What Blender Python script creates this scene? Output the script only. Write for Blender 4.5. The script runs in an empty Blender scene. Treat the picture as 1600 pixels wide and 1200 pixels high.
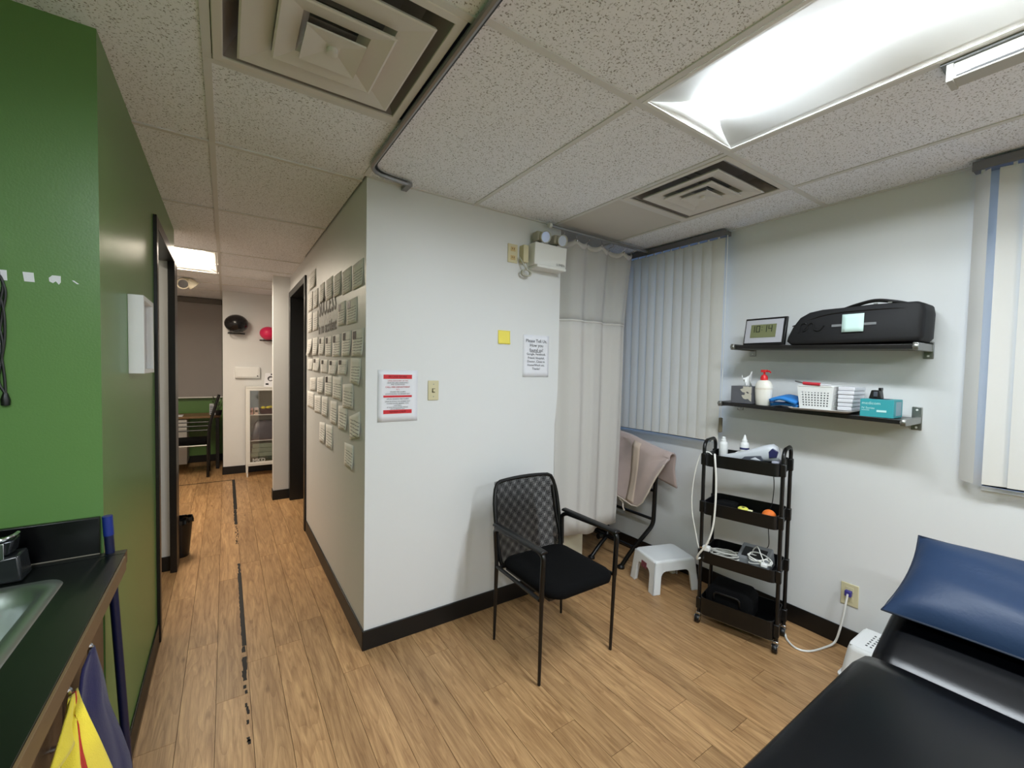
import bpy, bmesh, math, random
from mathutils import Vector, Matrix
random.seed(7)
sc = bpy.context.scene
C = sc.collection
PI = math.pi

# ------------------------------------------------------------------ camera
YAW, PITCH, ROLL, CAMH = .5928, -.0357, .0194, 1.5252
fw = Vector((math.sin(YAW)*math.cos(PITCH), math.cos(YAW)*math.cos(PITCH), math.sin(PITCH)))
rt = Vector((math.cos(YAW), -math.sin(YAW), 0)); up = rt.cross(fw)
r2 = math.cos(ROLL)*rt + math.sin(ROLL)*up; u2 = -math.sin(ROLL)*rt + math.cos(ROLL)*up
cam_d = bpy.data.cameras.new('camera'); cam_d.sensor_width = 36; cam_d.lens = 665.194/1600*36
cam_d.clip_start = .02
cam = bpy.data.objects.new('camera', cam_d); C.objects.link(cam)
m = Matrix.Identity(4)
for i in range(3):
    m[i][0] = r2[i]; m[i][1] = u2[i]; m[i][2] = -fw[i]
m[0][3], m[1][3], m[2][3] = 0, 0, CAMH
cam.matrix_world = m
sc.camera = cam

# ------------------------------------------------------------------ daylight outside, exposure
W = bpy.data.worlds.new('sky'); sc.world = W; W.use_nodes = True
W.node_tree.nodes['Background'].inputs[0].default_value = (.32, .54, 1.0, 1)
W.node_tree.nodes['Background'].inputs[1].default_value = .62
ROOM_LAMP, HALL_LAMP = 20.0, 13.0
ROOM_COL, HALL_COL = (.865, .94, 1.0), (1, .87, .70)
sc.cycles.diffuse_bounces = 8; sc.cycles.max_bounces = 14
sc.view_settings.view_transform = 'Standard'; sc.view_settings.look = 'None'
sc.view_settings.exposure = 1.9; sc.view_settings.gamma = 1.0
sc.view_settings.use_curve_mapping = False

# ------------------------------------------------------------------ helpers
def lin(c):
    return tuple(((v/255)/12.92 if v/255 <= .04045 else ((v/255+.055)/1.055)**2.4) for v in c)
MATS = {}
def _new(name):
    mt = bpy.data.materials.new(name); mt.use_nodes = True
    return mt, mt.node_tree.nodes, mt.node_tree.links, mt.node_tree.nodes['Principled BSDF']
def M(name, rgb, rough=.5, metal=0., bump=0., bscale=60., var=.0, vscale=6., spec=.5, coat=0., emit=None, estr=0., sheen=0., stretch=(1, 1, 1)):
    if name in MATS: return MATS[name]
    mt, N, L, b = _new(name)
    col = lin(rgb)
    b.inputs['Base Color'].default_value = (*col, 1)
    b.inputs['Roughness'].default_value = rough; b.inputs['Metallic'].default_value = metal
    b.inputs['Specular IOR Level'].default_value = spec
    b.inputs['Coat Weight'].default_value = coat
    b.inputs['Sheen Weight'].default_value = sheen
    if emit:
        b.inputs['Emission Color'].default_value = (*emit, 1); b.inputs['Emission Strength'].default_value = estr
    tc = N.new('ShaderNodeTexCoord'); mp = N.new('ShaderNodeMapping'); mp.inputs['Scale'].default_value = stretch
    L.new(tc.outputs['Object'], mp.inputs['Vector'])
    nz = N.new('ShaderNodeTexNoise'); nz.inputs['Scale'].default_value = vscale; nz.inputs['Detail'].default_value = 4
    L.new(mp.outputs[0], nz.inputs['Vector'])
    v = var if var else .03
    mx = N.new('ShaderNodeMix'); mx.data_type = 'RGBA'
    mx.inputs['A'].default_value = (*[c*(1-v) for c in col], 1); mx.inputs['B'].default_value = (*[min(1, c*(1+v)) for c in col], 1)
    L.new(nz.outputs['Fac'], mx.inputs['Factor']); L.new(mx.outputs['Result'], b.inputs['Base Color'])
    if bump:
        n2 = N.new('ShaderNodeTexNoise'); n2.inputs['Scale'].default_value = bscale; n2.inputs['Detail'].default_value = 3
        L.new(mp.outputs[0], n2.inputs['Vector'])
        bp = N.new('ShaderNodeBump'); bp.inputs['Strength'].default_value = bump; bp.inputs['Distance'].default_value = .002
        L.new(n2.outputs['Fac'], bp.inputs['Height']); L.new(bp.outputs[0], b.inputs['Normal'])
    MATS[name] = mt
    return mt

WLOC = {}
def obj_from(name, verts, faces, mt, parent=None, smooth=False, bevel=0, seg=2, solid=0, sub=0, sharp=40, origin=None):
    vs = [Vector(v) for v in verts]
    lo = [min(v[i] for v in vs) for i in range(3)]; hi = [max(v[i] for v in vs) for i in range(3)]
    c = Vector(origin) if origin is not None else Vector([(lo[i]+hi[i])/2 for i in range(3)])
    me = bpy.data.meshes.new(name); me.from_pydata([v-c for v in vs], [], faces); me.update()
    bm = bmesh.new(); bm.from_mesh(me); bmesh.ops.recalc_face_normals(bm, faces=bm.faces); bm.to_mesh(me); bm.free()
    for k in (mt if isinstance(mt, (list, tuple)) else [mt]): me.materials.append(k)
    o = bpy.data.objects.new(name, me); C.objects.link(o)
    if parent is not None:
        o.parent = parent; o.location = c - WLOC[parent]
    else: o.location = c
    WLOC[o] = c
    if smooth:
        me.polygons.foreach_set('use_smooth', [True]*len(me.polygons)); me.set_sharp_from_angle(angle=math.radians(sharp))
    if solid:
        s = o.modifiers.new('solid', 'SOLIDIFY'); s.thickness = solid; s.offset = 0
    if bevel:
        s = o.modifiers.new('bevel', 'BEVEL'); s.width = bevel; s.segments = seg; s.limit_method = 'ANGLE'; s.angle_limit = math.radians(35)
        if not smooth and seg > 1:
            me.polygons.foreach_set('use_smooth', [True]*len(me.polygons)); me.set_sharp_from_angle(angle=math.radians(35)); s.harden_normals = False
    if sub:
        s = o.modifiers.new('sub', 'SUBSURF'); s.levels = sub; s.render_levels = sub
        me.polygons.foreach_set('use_smooth', [True]*len(me.polygons))
    return o

class MB:
    def __init__(s, X=None): s.v = []; s.f = []; s.X = X
    def add(s, vs, fs):
        n = len(s.v)
        s.v += [(s.X @ Vector(v)) if s.X else Vector(v) for v in vs]
        s.f += [tuple(i+n for i in f) for f in fs]; return s
    def box(s, x0, x1, y0, y1, z0, z1):
        return s.add([(x0,y0,z0),(x1,y0,z0),(x1,y1,z0),(x0,y1,z0),(x0,y0,z1),(x1,y0,z1),(x1,y1,z1),(x0,y1,z1)],
                     [(0,3,2,1),(4,5,6,7),(0,1,5,4),(1,2,6,5),(2,3,7,6),(3,0,4,7)])
    def hexa(s, bot, top):
        return s.add(list(bot)+list(top), [(0,3,2,1),(4,5,6,7),(0,1,5,4),(1,2,6,5),(2,3,7,6),(3,0,4,7)])
    def prism(s, poly, ax, a, b):
        # poly: list of 2D points in the two other axes (cyclic order x,y,z without ax)
        def p3(q, t):
            return {'x': (t, q[0], q[1]), 'y': (q[0], t, q[1]), 'z': (q[0], q[1], t)}[ax]
        n = len(poly)
        return s.add([p3(q, a) for q in poly]+[p3(q, b) for q in poly],
                     [tuple(range(n))[::-1], tuple(range(n, 2*n))]+[(i, (i+1) % n, n+(i+1) % n, n+i) for i in range(n)])
    def ring(s, x0, x1, y0, y1, a0, a1, b0, b1, z0, z1):
        o = [(x0,y0),(x1,y0),(x1,y1),(x0,y1)]; h = [(a0,b0),(a1,b0),(a1,b1),(a0,b1)]
        vs = [(*q, z0) for q in o]+[(*q, z0) for q in h]+[(*q, z1) for q in o]+[(*q, z1) for q in h]
        fs = []
        for i in range(4):
            j = (i+1) % 4
            fs += [(i, j, 4+j, 4+i), (8+i, 12+i, 12+j, 8+j), (i, 8+i, 8+j, j), (4+i, 4+j, 12+j, 12+i)]
        return s.add(vs, fs)
    def tube(s, pts, r, n=8, cap=True, closed=False):
        P = [Vector(p) for p in pts]; k = len(P)
        rr = r if isinstance(r, (list, tuple)) else [r]*k
        T = []
        for i in range(k):
            a = P[(i-1) % k] if (closed or i > 0) else P[0]; b = P[(i+1) % k] if (closed or i < k-1) else P[-1]
            T.append((b-a).normalized())
        ref = Vector((0,0,1)) if abs(T[0].z) < .9 else Vector((1,0,0))
        u = T[0].cross(ref).normalized(); vs = []
        for i in range(k):
            u = (u - T[i]*u.dot(T[i])).normalized(); w = T[i].cross(u)
            for j in range(n):
                a = 2*PI*j/n; vs.append(P[i]+(u*math.cos(a)+w*math.sin(a))*rr[i])
        fs = []
        for i in range(k if closed else k-1):
            for j in range(n):
                i2 = (i+1) % k; j2 = (j+1) % n
                fs.append((i*n+j, i*n+j2, i2*n+j2, i2*n+j))
        if cap and not closed: fs += [tuple(range(n))[::-1], tuple(range((k-1)*n, k*n))]
        return s.add(vs, fs)
    def cyl(s, p0, p1, r0, r1=None, n=16): return s.tube([p0, p1], [r0, r0 if r1 is None else r1], n)
    def lathe(s, c, prof, n=20, sx=1, sy=1, axis='z'):
        vs = []
        for (r, h) in prof:
            for j in range(n):
                a = 2*PI*j/n; x, y = r*math.cos(a)*sx, r*math.sin(a)*sy
                vs.append({'z': (c[0]+x, c[1]+y, c[2]+h), 'y': (c[0]+x, c[1]+h, c[2]+y), 'x': (c[0]+h, c[1]+x, c[2]+y)}[axis])
        k = len(prof); fs = []
        for i in range(k-1):
            for j in range(n): fs.append((i*n+j, i*n+(j+1) % n, (i+1)*n+(j+1) % n, (i+1)*n+j))
        if prof[0][0] > 1e-6: fs.append(tuple(range(n))[::-1])
        if prof[-1][0] > 1e-6: fs.append(tuple(range((k-1)*n, k*n)))
        return s.add(vs, fs)
    def ball(s, c, r, n=20, k=12, sz=1.):
        return s.lathe((c[0], c[1], c[2]), [(max(1e-5, r*math.sin(PI*i/k)), -r*sz*math.cos(PI*i/k)) for i in range(k+1)], n)
    def surf(s, f, nu, nv):
        vs = [f(i/nu, j/nv) for j in range(nv+1) for i in range(nu+1)]
        return s.add(vs, [(j*(nu+1)+i, j*(nu+1)+i+1, (j+1)*(nu+1)+i+1, (j+1)*(nu+1)+i) for j in range(nv) for i in range(nu)])
    def loops(s, rings, cap0=True, cap1=True):
        n = len(rings[0]); vs = [p for r in rings for p in r]; fs = []
        for i in range(len(rings)-1):
            for j in range(n): fs.append((i*n+j, i*n+(j+1) % n, (i+1)*n+(j+1) % n, (i+1)*n+j))
        if cap0: fs.append(tuple(range(n))[::-1])
        if cap1: fs.append(tuple(range((len(rings)-1)*n, len(rings)*n)))
        return s.add(vs, fs)
    def build(s, name, mt, parent=None, **k): return obj_from(name, s.v, s.f, mt, parent, **k)

def rrect(x0, x1, y0, y1, r, z, n=5):
    out = []
    for cx, cy, a0 in ((x1-r, y1-r, 0), (x0+r, y1-r, 90), (x0+r, y0+r, 180), (x1-r, y0+r, 270)):
        for i in range(n+1):
            a = math.radians(a0+90*i/n); out.append((cx+r*math.cos(a), cy+r*math.sin(a), z))
    return out
def rpath(pts, r, n=5):
    P = [Vector(p) for p in pts]; out = [P[0]]
    for i in range(1, len(P)-1):
        a = P[i-1]-P[i]; b = P[i+1]-P[i]; d = min(r, a.length*.48, b.length*.48)
        p0 = P[i]+a.normalized()*d; p1 = P[i]+b.normalized()*d
        for k in range(n+1):
            t = k/n; out.append(p0*(1-t)**2+P[i]*2*t*(1-t)+p1*t*t)
    out.append(P[-1]); return out
def spline(pts, n=8):
    P = [Vector(p) for p in pts]; P = [P[0]*2-P[1]]+P+[P[-1]*2-P[-2]]; out = []
    for i in range(1, len(P)-2):
        for k in range(n):
            t = k/n; a, b, c, d = P[i-1], P[i], P[i+1], P[i+2]
            out.append(.5*((2*b)+(c-a)*t+(2*a-5*b+4*c-d)*t*t+(3*b-a-3*c+d)*t**3))
    out.append(P[-2]); return out

def thing(name, loc, label, cat, group=None):
    o = bpy.data.objects.new(name, None); C.objects.link(o); o.location = loc; WLOC[o] = Vector(loc); o.empty_display_size = .05
    return tag(o, label, cat, group)
def tag(o, label, cat, group=None):
    o['label'] = label; o['category'] = cat
    if group: o['group'] = group
    return o
def struct(o): o['kind'] = 'structure'; return o
def part_label(o, label): o['label'] = label; return o

def text(name, s, size, c, right, upv, mt, parent, align='CENTER', off=.0008, bold=0., sx=1.):
    cu = bpy.data.curves.new('t', 'FONT'); cu.body = s; cu.size = size; cu.align_x = align; cu.align_y = 'CENTER'; cu.offset = bold
    cu.resolution_u = 2
    to = bpy.data.objects.new('t', cu)
    me = bpy.data.meshes.new_from_object(to)
    right = Vector(right).normalized(); upv = Vector(upv).normalized(); nrm = right.cross(upv)
    c = Vector(c)
    vs = [c+right*(v.co.x*sx)+upv*v.co.y+nrm*off for v in me.vertices]; fs = [tuple(p.vertices) for p in me.polygons]
    bpy.data.objects.remove(to); bpy.data.curves.remove(cu); bpy.data.meshes.remove(me)
    o = bpy.data.meshes.new(name)
    lo = Vector([sum(v[i] for v in vs)/len(vs) for i in range(3)])
    o.from_pydata([v-lo for v in vs], [], fs); o.materials.append(mt)
    ob = bpy.data.objects.new(name, o); C.objects.link(ob); ob.parent = parent; ob.location = lo-WLOC[parent]; WLOC[ob] = lo
    return ob

# ------------------------------------------------------------------ dimensions
XC, YA, XB, XG, H = .609, 2.28, 2.89, -.312, 2.5

# ------------------------------------------------------------------ materials
WHITE = M('white_wall_paint', (218, 219, 219), .45, bump=.08, bscale=220, var=.012, vscale=2)
GREEN = M('green_wall_paint', (92, 130, 70), .33, bump=.12, bscale=180, var=.05, vscale=3)
BLACKTRIM = M('black_vinyl_base', (6, 6, 7), .42)
BLACKWOOD = M('black_door_paint', (18, 17, 17), .35)
GRID = M('ceiling_grid_metal', (212, 212, 210), .5)
BLACK = M('black_plastic', (5, 5, 6), .4)
BLKMETAL = M('black_powder_coat', (5, 5, 6), .38)
BLKCLOTH = M('black_fabric', (4, 4, 5), .9, spec=.15, bump=.5, bscale=900)
VINYL = M('black_vinyl_upholstery', (3, 4, 7), .24, bump=.12, bscale=420, var=.05, vscale=3, spec=.32)
CHROME = M('chrome', (205, 205, 208), .16, 1.)
STEEL = M('brushed_steel', (150, 150, 146), .36, .9)
SINKST = M('stainless_sink', (178, 184, 182), .42, 1., bump=.05, bscale=300)
WPLAST = M('white_plastic', (228, 229, 228), .4)
WMETAL = M('white_metal', (226, 226, 222), .4)
IVORY = M('ivory_plastic', (205, 196, 160), .4)
PAPER = M('white_paper', (226, 227, 233), .75)
RED = M('red_print', (205, 38, 48), .6)
INK = M('black_ink', (40, 40, 46), .7)
REDINK = M('red_ink', (190, 50, 70), .7)
GREYPL = M('grey_plastic', (120, 122, 124), .45)
WCABLE = M('white_cable', (225, 224, 218), .45)
BCABLE = M('black_cable', (16, 18, 17), .45)
BLUE = M('blue_fabric', (38, 120, 196), .7)
TEAL = M('teal_carton', (52, 152, 160), .5)
BROWN = M('brown_laminate', (88, 66, 44), .45, var=.12, vscale=8)
COUNTER = M('dark_green_laminate', (5, 9, 7), .33, var=.1, vscale=60)

def ceiling_tile_mat():
    mt, N, L, b = _new('fissured_ceiling_tile')
    tc = N.new('ShaderNodeTexCoord'); g = N.new('ShaderNodeNewGeometry')
    b.inputs['Roughness'].default_value = .9; b.inputs['Specular IOR Level'].default_value = .1
    vo = N.new('ShaderNodeTexVoronoi'); vo.inputs['Scale'].default_value = 120
    L.new(g.outputs['Position'], vo.inputs['Vector'])
    n1 = N.new('ShaderNodeTexNoise'); n1.inputs['Scale'].default_value = 150; n1.inputs['Detail'].default_value = 3; n1.inputs['Roughness'].default_value = .65
    L.new(g.outputs['Position'], n1.inputs['Vector'])
    r1 = N.new('ShaderNodeValToRGB'); r1.color_ramp.elements[0].position = .36; r1.color_ramp.elements[1].position = .43
    r1.color_ramp.elements[0].color = (.0, .0, .0, 1); r1.color_ramp.elements[1].color = (1, 1, 1, 1)
    L.new(n1.outputs['Fac'], r1.inputs[0])
    n2 = N.new('ShaderNodeTexNoise'); n2.inputs['Scale'].default_value = 420; n2.inputs['Detail'].default_value = 2
    L.new(g.outputs['Position'], n2.inputs['Vector'])
    mx = N.new('ShaderNodeMix'); mx.data_type = 'RGBA'
    mx.inputs['A'].default_value = (*lin((148, 146, 144)), 1); mx.inputs['B'].default_value = (*lin((240, 243, 249)), 1)
    L.new(r1.outputs[0], mx.inputs['Factor'])
    m2 = N.new('ShaderNodeMix'); m2.data_type = 'RGBA'; m2.blend_type = 'MULTIPLY'; m2.inputs['Factor'].default_value = .35
    L.new(mx.outputs['Result'], m2.inputs['A']); L.new(n2.outputs['Color'], m2.inputs['B'])
    m3 = N.new('ShaderNodeMix'); m3.data_type = 'RGBA'; m3.blend_type = 'MULTIPLY'; m3.inputs['Factor'].default_value = 1
    m3.inputs['B'].default_value = (1.12, 1.12, 1.12, 1)
    L.new(mx.outputs['Result'], b.inputs['Base Color'])
    bp = N.new('ShaderNodeBump'); bp.inputs['Strength'].default_value = .6; bp.inputs['Distance'].default_value = .002
    L.new(r1.outputs[0], bp.inputs['Height']); L.new(bp.outputs[0], b.inputs['Normal'])
    return mt
TILE = ceiling_tile_mat()
PLAINTILE = M('plain_ceiling_tile', (205, 203, 198), .9, spec=.1)

def oak():
    mt, N, L, b = _new('oak_laminate')
    tc = N.new('ShaderNodeTexCoord'); oi = N.new('ShaderNodeObjectInfo')
    ad = N.new('ShaderNodeVectorMath'); ad.operation = 'ADD'
    cb = N.new('ShaderNodeCombineXYZ'); mu = N.new('ShaderNodeMath'); mu.operation = 'MULTIPLY'; mu.inputs[1].default_value = 37
    L.new(oi.outputs['Random'], mu.inputs[0]); L.new(mu.outputs[0], cb.inputs[0]); L.new(mu.outputs[0], cb.inputs[1])
    L.new(tc.outputs['Object'], ad.inputs[0]); L.new(cb.outputs[0], ad.inputs[1])
    mp = N.new('ShaderNodeMapping'); mp.inputs['Scale'].default_value = (14, 1.1, 1)
    L.new(ad.outputs[0], mp.inputs['Vector'])
    n1 = N.new('ShaderNodeTexNoise'); n1.inputs['Scale'].default_value = 2.2; n1.inputs['Detail'].default_value = 6; n1.inputs['Distortion'].default_value = 1.4; n1.inputs['Roughness'].default_value = .6
    L.new(mp.outputs[0], n1.inputs['Vector'])
    mp2 = N.new('ShaderNodeMapping'); mp2.inputs['Scale'].default_value = (120, 4, 1); L.new(ad.outputs[0], mp2.inputs['Vector'])
    n2 = N.new('ShaderNodeTexNoise'); n2.inputs['Scale'].default_value = 3; n2.inputs['Detail'].default_value = 4
    L.new(mp2.outputs[0], n2.inputs['Vector'])
    mp3 = N.new('ShaderNodeMapping'); mp3.inputs['Scale'].default_value = (9, 3.2, 1); L.new(ad.outputs[0], mp3.inputs['Vector'])
    vo = N.new('ShaderNodeTexVoronoi'); vo.inputs['Scale'].default_value = 1.0; L.new(mp3.outputs[0], vo.inputs['Vector'])
    kr = N.new('ShaderNodeValToRGB'); kr.color_ramp.elements[0].position = .03; kr.color_ramp.elements[1].position = .12
    kr.color_ramp.elements[0].color = (.45, .38, .3, 1); kr.color_ramp.elements[1].color = (1, 1, 1, 1)
    L.new(vo.outputs['Distance'], kr.inputs[0])
    r1 = N.new('ShaderNodeValToRGB'); e = r1.color_ramp.elements
    e[0].position = .28; e[0].color = (*lin((150, 112, 74)), 1); e[1].position = .72; e[1].color = (*lin((204, 164, 116)), 1)
    L.new(n1.outputs['Fac'], r1.inputs[0])
    m1 = N.new('ShaderNodeMix'); m1.data_type = 'RGBA'; m1.blend_type = 'MULTIPLY'; m1.inputs['Factor'].default_value = .5
    r2_ = N.new('ShaderNodeValToRGB'); r2_.color_ramp.elements[0].position = .3; r2_.color_ramp.elements[0].color = (.62, .56, .5, 1); r2_.color_ramp.elements[1].position = .6
    L.new(n2.outputs['Fac'], r2_.inputs[0]); L.new(r1.outputs[0], m1.inputs['A']); L.new(r2_.outputs[0], m1.inputs['B'])
    m2 = N.new('ShaderNodeMix'); m2.data_type = 'RGBA'; m2.blend_type = 'MULTIPLY'; m2.inputs['Factor'].default_value = .8
    L.new(m1.outputs['Result'], m2.inputs['A']); L.new(kr.outputs[0], m2.inputs['B'])
    mp4 = N.new('ShaderNodeMapping'); mp4.inputs['Scale'].default_value = (9, .75, 1); L.new(ad.outputs[0], mp4.inputs['Vector'])
    n4 = N.new('ShaderNodeTexNoise'); n4.inputs['Scale'].default_value = 1.3; n4.inputs['Detail'].default_value = 1.5; L.new(mp4.outputs[0], n4.inputs['Vector'])
    m4 = N.new('ShaderNodeMath'); m4.operation = 'MULTIPLY'; m4.inputs[1].default_value = 13; L.new(n4.outputs['Fac'], m4.inputs[0])
    f4 = N.new('ShaderNodeMath'); f4.operation = 'FRACT'; L.new(m4.outputs[0], f4.inputs[0])
    r4 = N.new('ShaderNodeValToRGB'); r4.color_ramp.elements[0].position = .0; r4.color_ramp.elements[0].color = (.55, .46, .38, 1); r4.color_ramp.elements[1].position = .45; L.new(f4.outputs[0], r4.inputs[0])
    m5 = N.new('ShaderNodeMix'); m5.data_type = 'RGBA'; m5.blend_type = 'MULTIPLY'; m5.inputs['Factor'].default_value = .42
    L.new(m2.outputs['Result'], m5.inputs['A']); L.new(r4.outputs[0], m5.inputs['B'])
    hs = N.new('ShaderNodeHueSaturation'); mr = N.new('ShaderNodeMapRange'); mr.inputs['To Min'].default_value = .84; mr.inputs['To Max'].default_value = 1.1
    L.new(oi.outputs['Random'], mr.inputs['Value']); L.new(mr.outputs[0], hs.inputs['Value']); L.new(m5.outputs['Result'], hs.inputs['Color'])
    L.new(hs.outputs[0], b.inputs['Base Color'])
    b.inputs['Roughness'].default_value = .42; b.inputs['Specular IOR Level'].default_value = .4
    bp = N.new('ShaderNodeBump'); bp.inputs['Strength'].default_value = .15; bp.inputs['Distance'].default_value = .001
    L.new(n2.outputs['Fac'], bp.inputs['Height']); L.new(bp.outputs[0], b.inputs['Normal'])
    return mt
OAK = oak()

def mixed(name, rgb, transp=0., transl=0., rough=.7, gloss=0.):
    mt = bpy.data.materials.new(name); mt.use_nodes = True; N = mt.node_tree.nodes; L = mt.node_tree.links
    N.remove(N['Principled BSDF']); out = N['Material Output']; col = (*lin(rgb), 1)
    d = N.new('ShaderNodeBsdfDiffuse'); d.inputs[0].default_value = col; cur = d.outputs[0]
    def mix(fac, sh):
        nonlocal cur
        x = N.new('ShaderNodeMixShader'); x.inputs[0].default_value = fac; L.new(cur, x.inputs[1]); L.new(sh.outputs[0], x.inputs[2]); cur = x.outputs[0]
    if transl:
        t = N.new('ShaderNodeBsdfTranslucent'); t.inputs[0].default_value = col; mix(transl, t)
    if gloss:
        t = N.new('ShaderNodeBsdfGlossy'); t.inputs['Roughness'].default_value = rough; mix(gloss, t)
    if transp:
        t = N.new('ShaderNodeBsdfTransparent'); t.inputs[0].default_value = (1, 1, 1, 1); mix(transp, t)
    L.new(cur, out.inputs[0]); return mt
GLASS = mixed('window_glass', (200, 215, 220), transp=.93, gloss=.6, rough=.02)
CABGLASS = mixed('cabinet_glass', (120, 125, 120), transp=.86, gloss=.8, rough=.03)
VANE = mixed('blind_vane_vinyl', (216, 213, 206), transl=.09)
CURT = mixed('curtain_cloth', (206, 203, 199), transl=.15)
MESHCURT = mixed('curtain_mesh', (216, 214, 208), transp=.42, transl=.2)
MESHBACK = mixed('chair_mesh', (10, 10, 12), transp=.42)
def net(name, p, rot):
    """woven mesh: black threads with square holes"""
    mt = bpy.data.materials.new(name); mt.use_nodes = True; N = mt.node_tree.nodes; L = mt.node_tree.links
    b = N['Principled BSDF']; b.inputs['Base Color'].default_value = (.004, .004, .005, 1); b.inputs['Roughness'].default_value = .7; b.inputs['Specular IOR Level'].default_value = .2
    tc = N.new('ShaderNodeTexCoord'); mp = N.new('ShaderNodeMapping'); mp.inputs['Rotation'].default_value = (0, rot, 0); mp.inputs['Scale'].default_value = (1/p, 1/p, 1/p)
    L.new(tc.outputs['Object'], mp.inputs['Vector']); sp = N.new('ShaderNodeSeparateXYZ'); L.new(mp.outputs[0], sp.inputs[0])
    hs = []
    for ax in 'XZ':
        f_ = N.new('ShaderNodeMath'); f_.operation = 'FRACT'; L.new(sp.outputs[ax], f_.inputs[0])
        g_ = N.new('ShaderNodeMath'); g_.operation = 'LESS_THAN'; g_.inputs[1].default_value = .36; L.new(f_.outputs[0], g_.inputs[0]); hs.append(g_)
    a_ = N.new('ShaderNodeMath'); a_.operation = 'MAXIMUM'; L.new(hs[0].outputs[0], a_.inputs[0]); L.new(hs[1].outputs[0], a_.inputs[1])
    L.new(a_.outputs[0], b.inputs['Alpha']); return mt
def emit_mat(name, col, s):
    mt = bpy.data.materials.new(name); mt.use_nodes = True; N = mt.node_tree.nodes
    N.remove(N['Principled BSDF']); e = N.new('ShaderNodeEmission'); e.inputs[0].default_value = (*col, 1); e.inputs[1].default_value = s
    mt.node_tree.links.new(e.outputs[0], N['Material Output'].inputs[0]); return mt

# ------------------------------------------------------------------ the room shell
def wall(name, boxes, mt, **k):
    b = MB()
    for q in boxes: b.box(*q)
    return struct(b.build(name, mt, **k))
wr = wall('wall_right', [(XB, 3.05, -3.2, 5.53, 0, 1.03), (XB, 3.05, -3.2, 5.53, 2.40, 2.62), (XB, 3.05, .40, 1.72, 1.03, 2.40),
                         (XB, 3.05, 3.2, 5.53, 1.03, 2.40), (XB, 3.05, -3.2, -.95, 1.03, 2.40)], WHITE)
wall('wall_center', [(XC, 1.92, YA, 2.40, 0, 2.62)], WHITE)
wall('wall_corridor', [(XC, .72, 2.40, 4.30, 0, 2.62), (XC, .72, 4.30, 5.41, 2.27, 2.62)], WHITE)
wall('wall_partition', [(.441, XB, 5.41, 5.53, 0, 2.62)], WHITE)
wall('wall_far', [(-.03, 1.7, 6.98, 7.08, 0, 2.62), (-.03, .05, 7.08, 8.05, 0, 2.62)], WHITE)
wall('wall_far_side', [(1.6, 1.7, 5.53, 6.98, 0, 2.62)], WHITE)
wall('wall_far_back', [(-2.0, -.03, 8.05, 8.15, 0, 2.62)], GREEN)
wall('wall_far_left', [(-2.1, -2.0, 1.885, 8.15, 0, 2.62)], WHITE)
wall('wall_green_side', [(-.432, XG, 1.885, 2.95, 0, 2.62), (-.432, XG, 2.95, 4.05, 2.26, 2.62)], GREEN)
wall('wall_green_front', [(-1.1, XG, 1.765, 1.885, 0, 2.62)], GREEN)
wall('wall_cross', [(-2.0, -.337, 3.93, 4.05, 0, 2.62)], WHITE)
wall('wall_left', [(-1.1, -1.0, -3.2, 1.765, 0, 2.62)], GREEN)
wall('wall_rear', [(-1.1, 3.05, -3.3, -3.2, 0, 2.62)], WHITE)
wall('wall_nook', [(.72, XB, 4.15, 4.25, 0, 2.62)], WHITE)
wall('wall_side_room', [(-2.0, -1.1, 1.785, 1.885, 0, 2.62)], WHITE)

BH = .108
def base(name, boxes): return struct(wall(name, boxes, BLACKTRIM, bevel=.003))
base('baseboard_right', [(XB-.009, XB, -3.2, 4.15, 0, BH)])
base('baseboard_center', [(XC-.009, 1.92, YA-.009, YA, 0, BH)])
base('baseboard_corridor', [(XC-.009, XC, YA, 4.24, 0, BH)])
base('baseboard_partition', [(.432, .60, 5.40, 5.41, 0, BH), (.432, .441, 5.41, 5.53, 0, BH)])
base('baseboard_far', [(-.038, .9, 6.971, 6.98, 0, BH), (-.039, -.03, 6.971, 8.05, 0, BH)])
base('baseboard_far_back', [(-2, -.04, 8.041, 8.05, 0, BH)])
base('baseboard_green', [(XG, XG+.009, 1.765, 2.93, 0, BH)])
base('baseboard_cross', [(-1.2, -.337, 3.921, 3.93, 0, BH)])
base('baseboard_nook', [(.72, XB, 4.141, 4.15, 0, BH)])

# doors: casings
b = MB(); b.box(-.44, XG+.016, 2.93, 2.985, 0, 2.30); b.box(-.337, XG+.016, 3.87, 4.06, 0, 2.30); b.box(-.44, XG+.016, 2.985, 3.87, 2.235, 2.30)
d1 = struct(b.build('door_1', BLACKWOOD, bevel=.003))
b = MB(); b.box(XC-.016, .735, 4.235, 4.30, 0, 2.33); b.box(XC-.016, .735, 5.30, 5.40, 0, 2.33); b.box(XC-.016, .735, 4.30, 5.30, 2.265, 2.33)
d2 = struct(b.build('door_2', BLACKWOOD, bevel=.003))
lf = MB().box(.74, 1.5, 5.26, 5.30, .01, 2.25).build('door_leaf', BLACKWOOD, d2, bevel=.002)
for z in (.35, 1.2, 1.98):
    b = MB(); b.box(.600, .64, 4.296, 4.305, z, z+.1); b.cyl((.603, 4.31, z), (.603, 4.31, z+.1), .007, n=8)
    part_label(b.build('hinge', STEEL, d2), 'small steel hinge')

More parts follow.
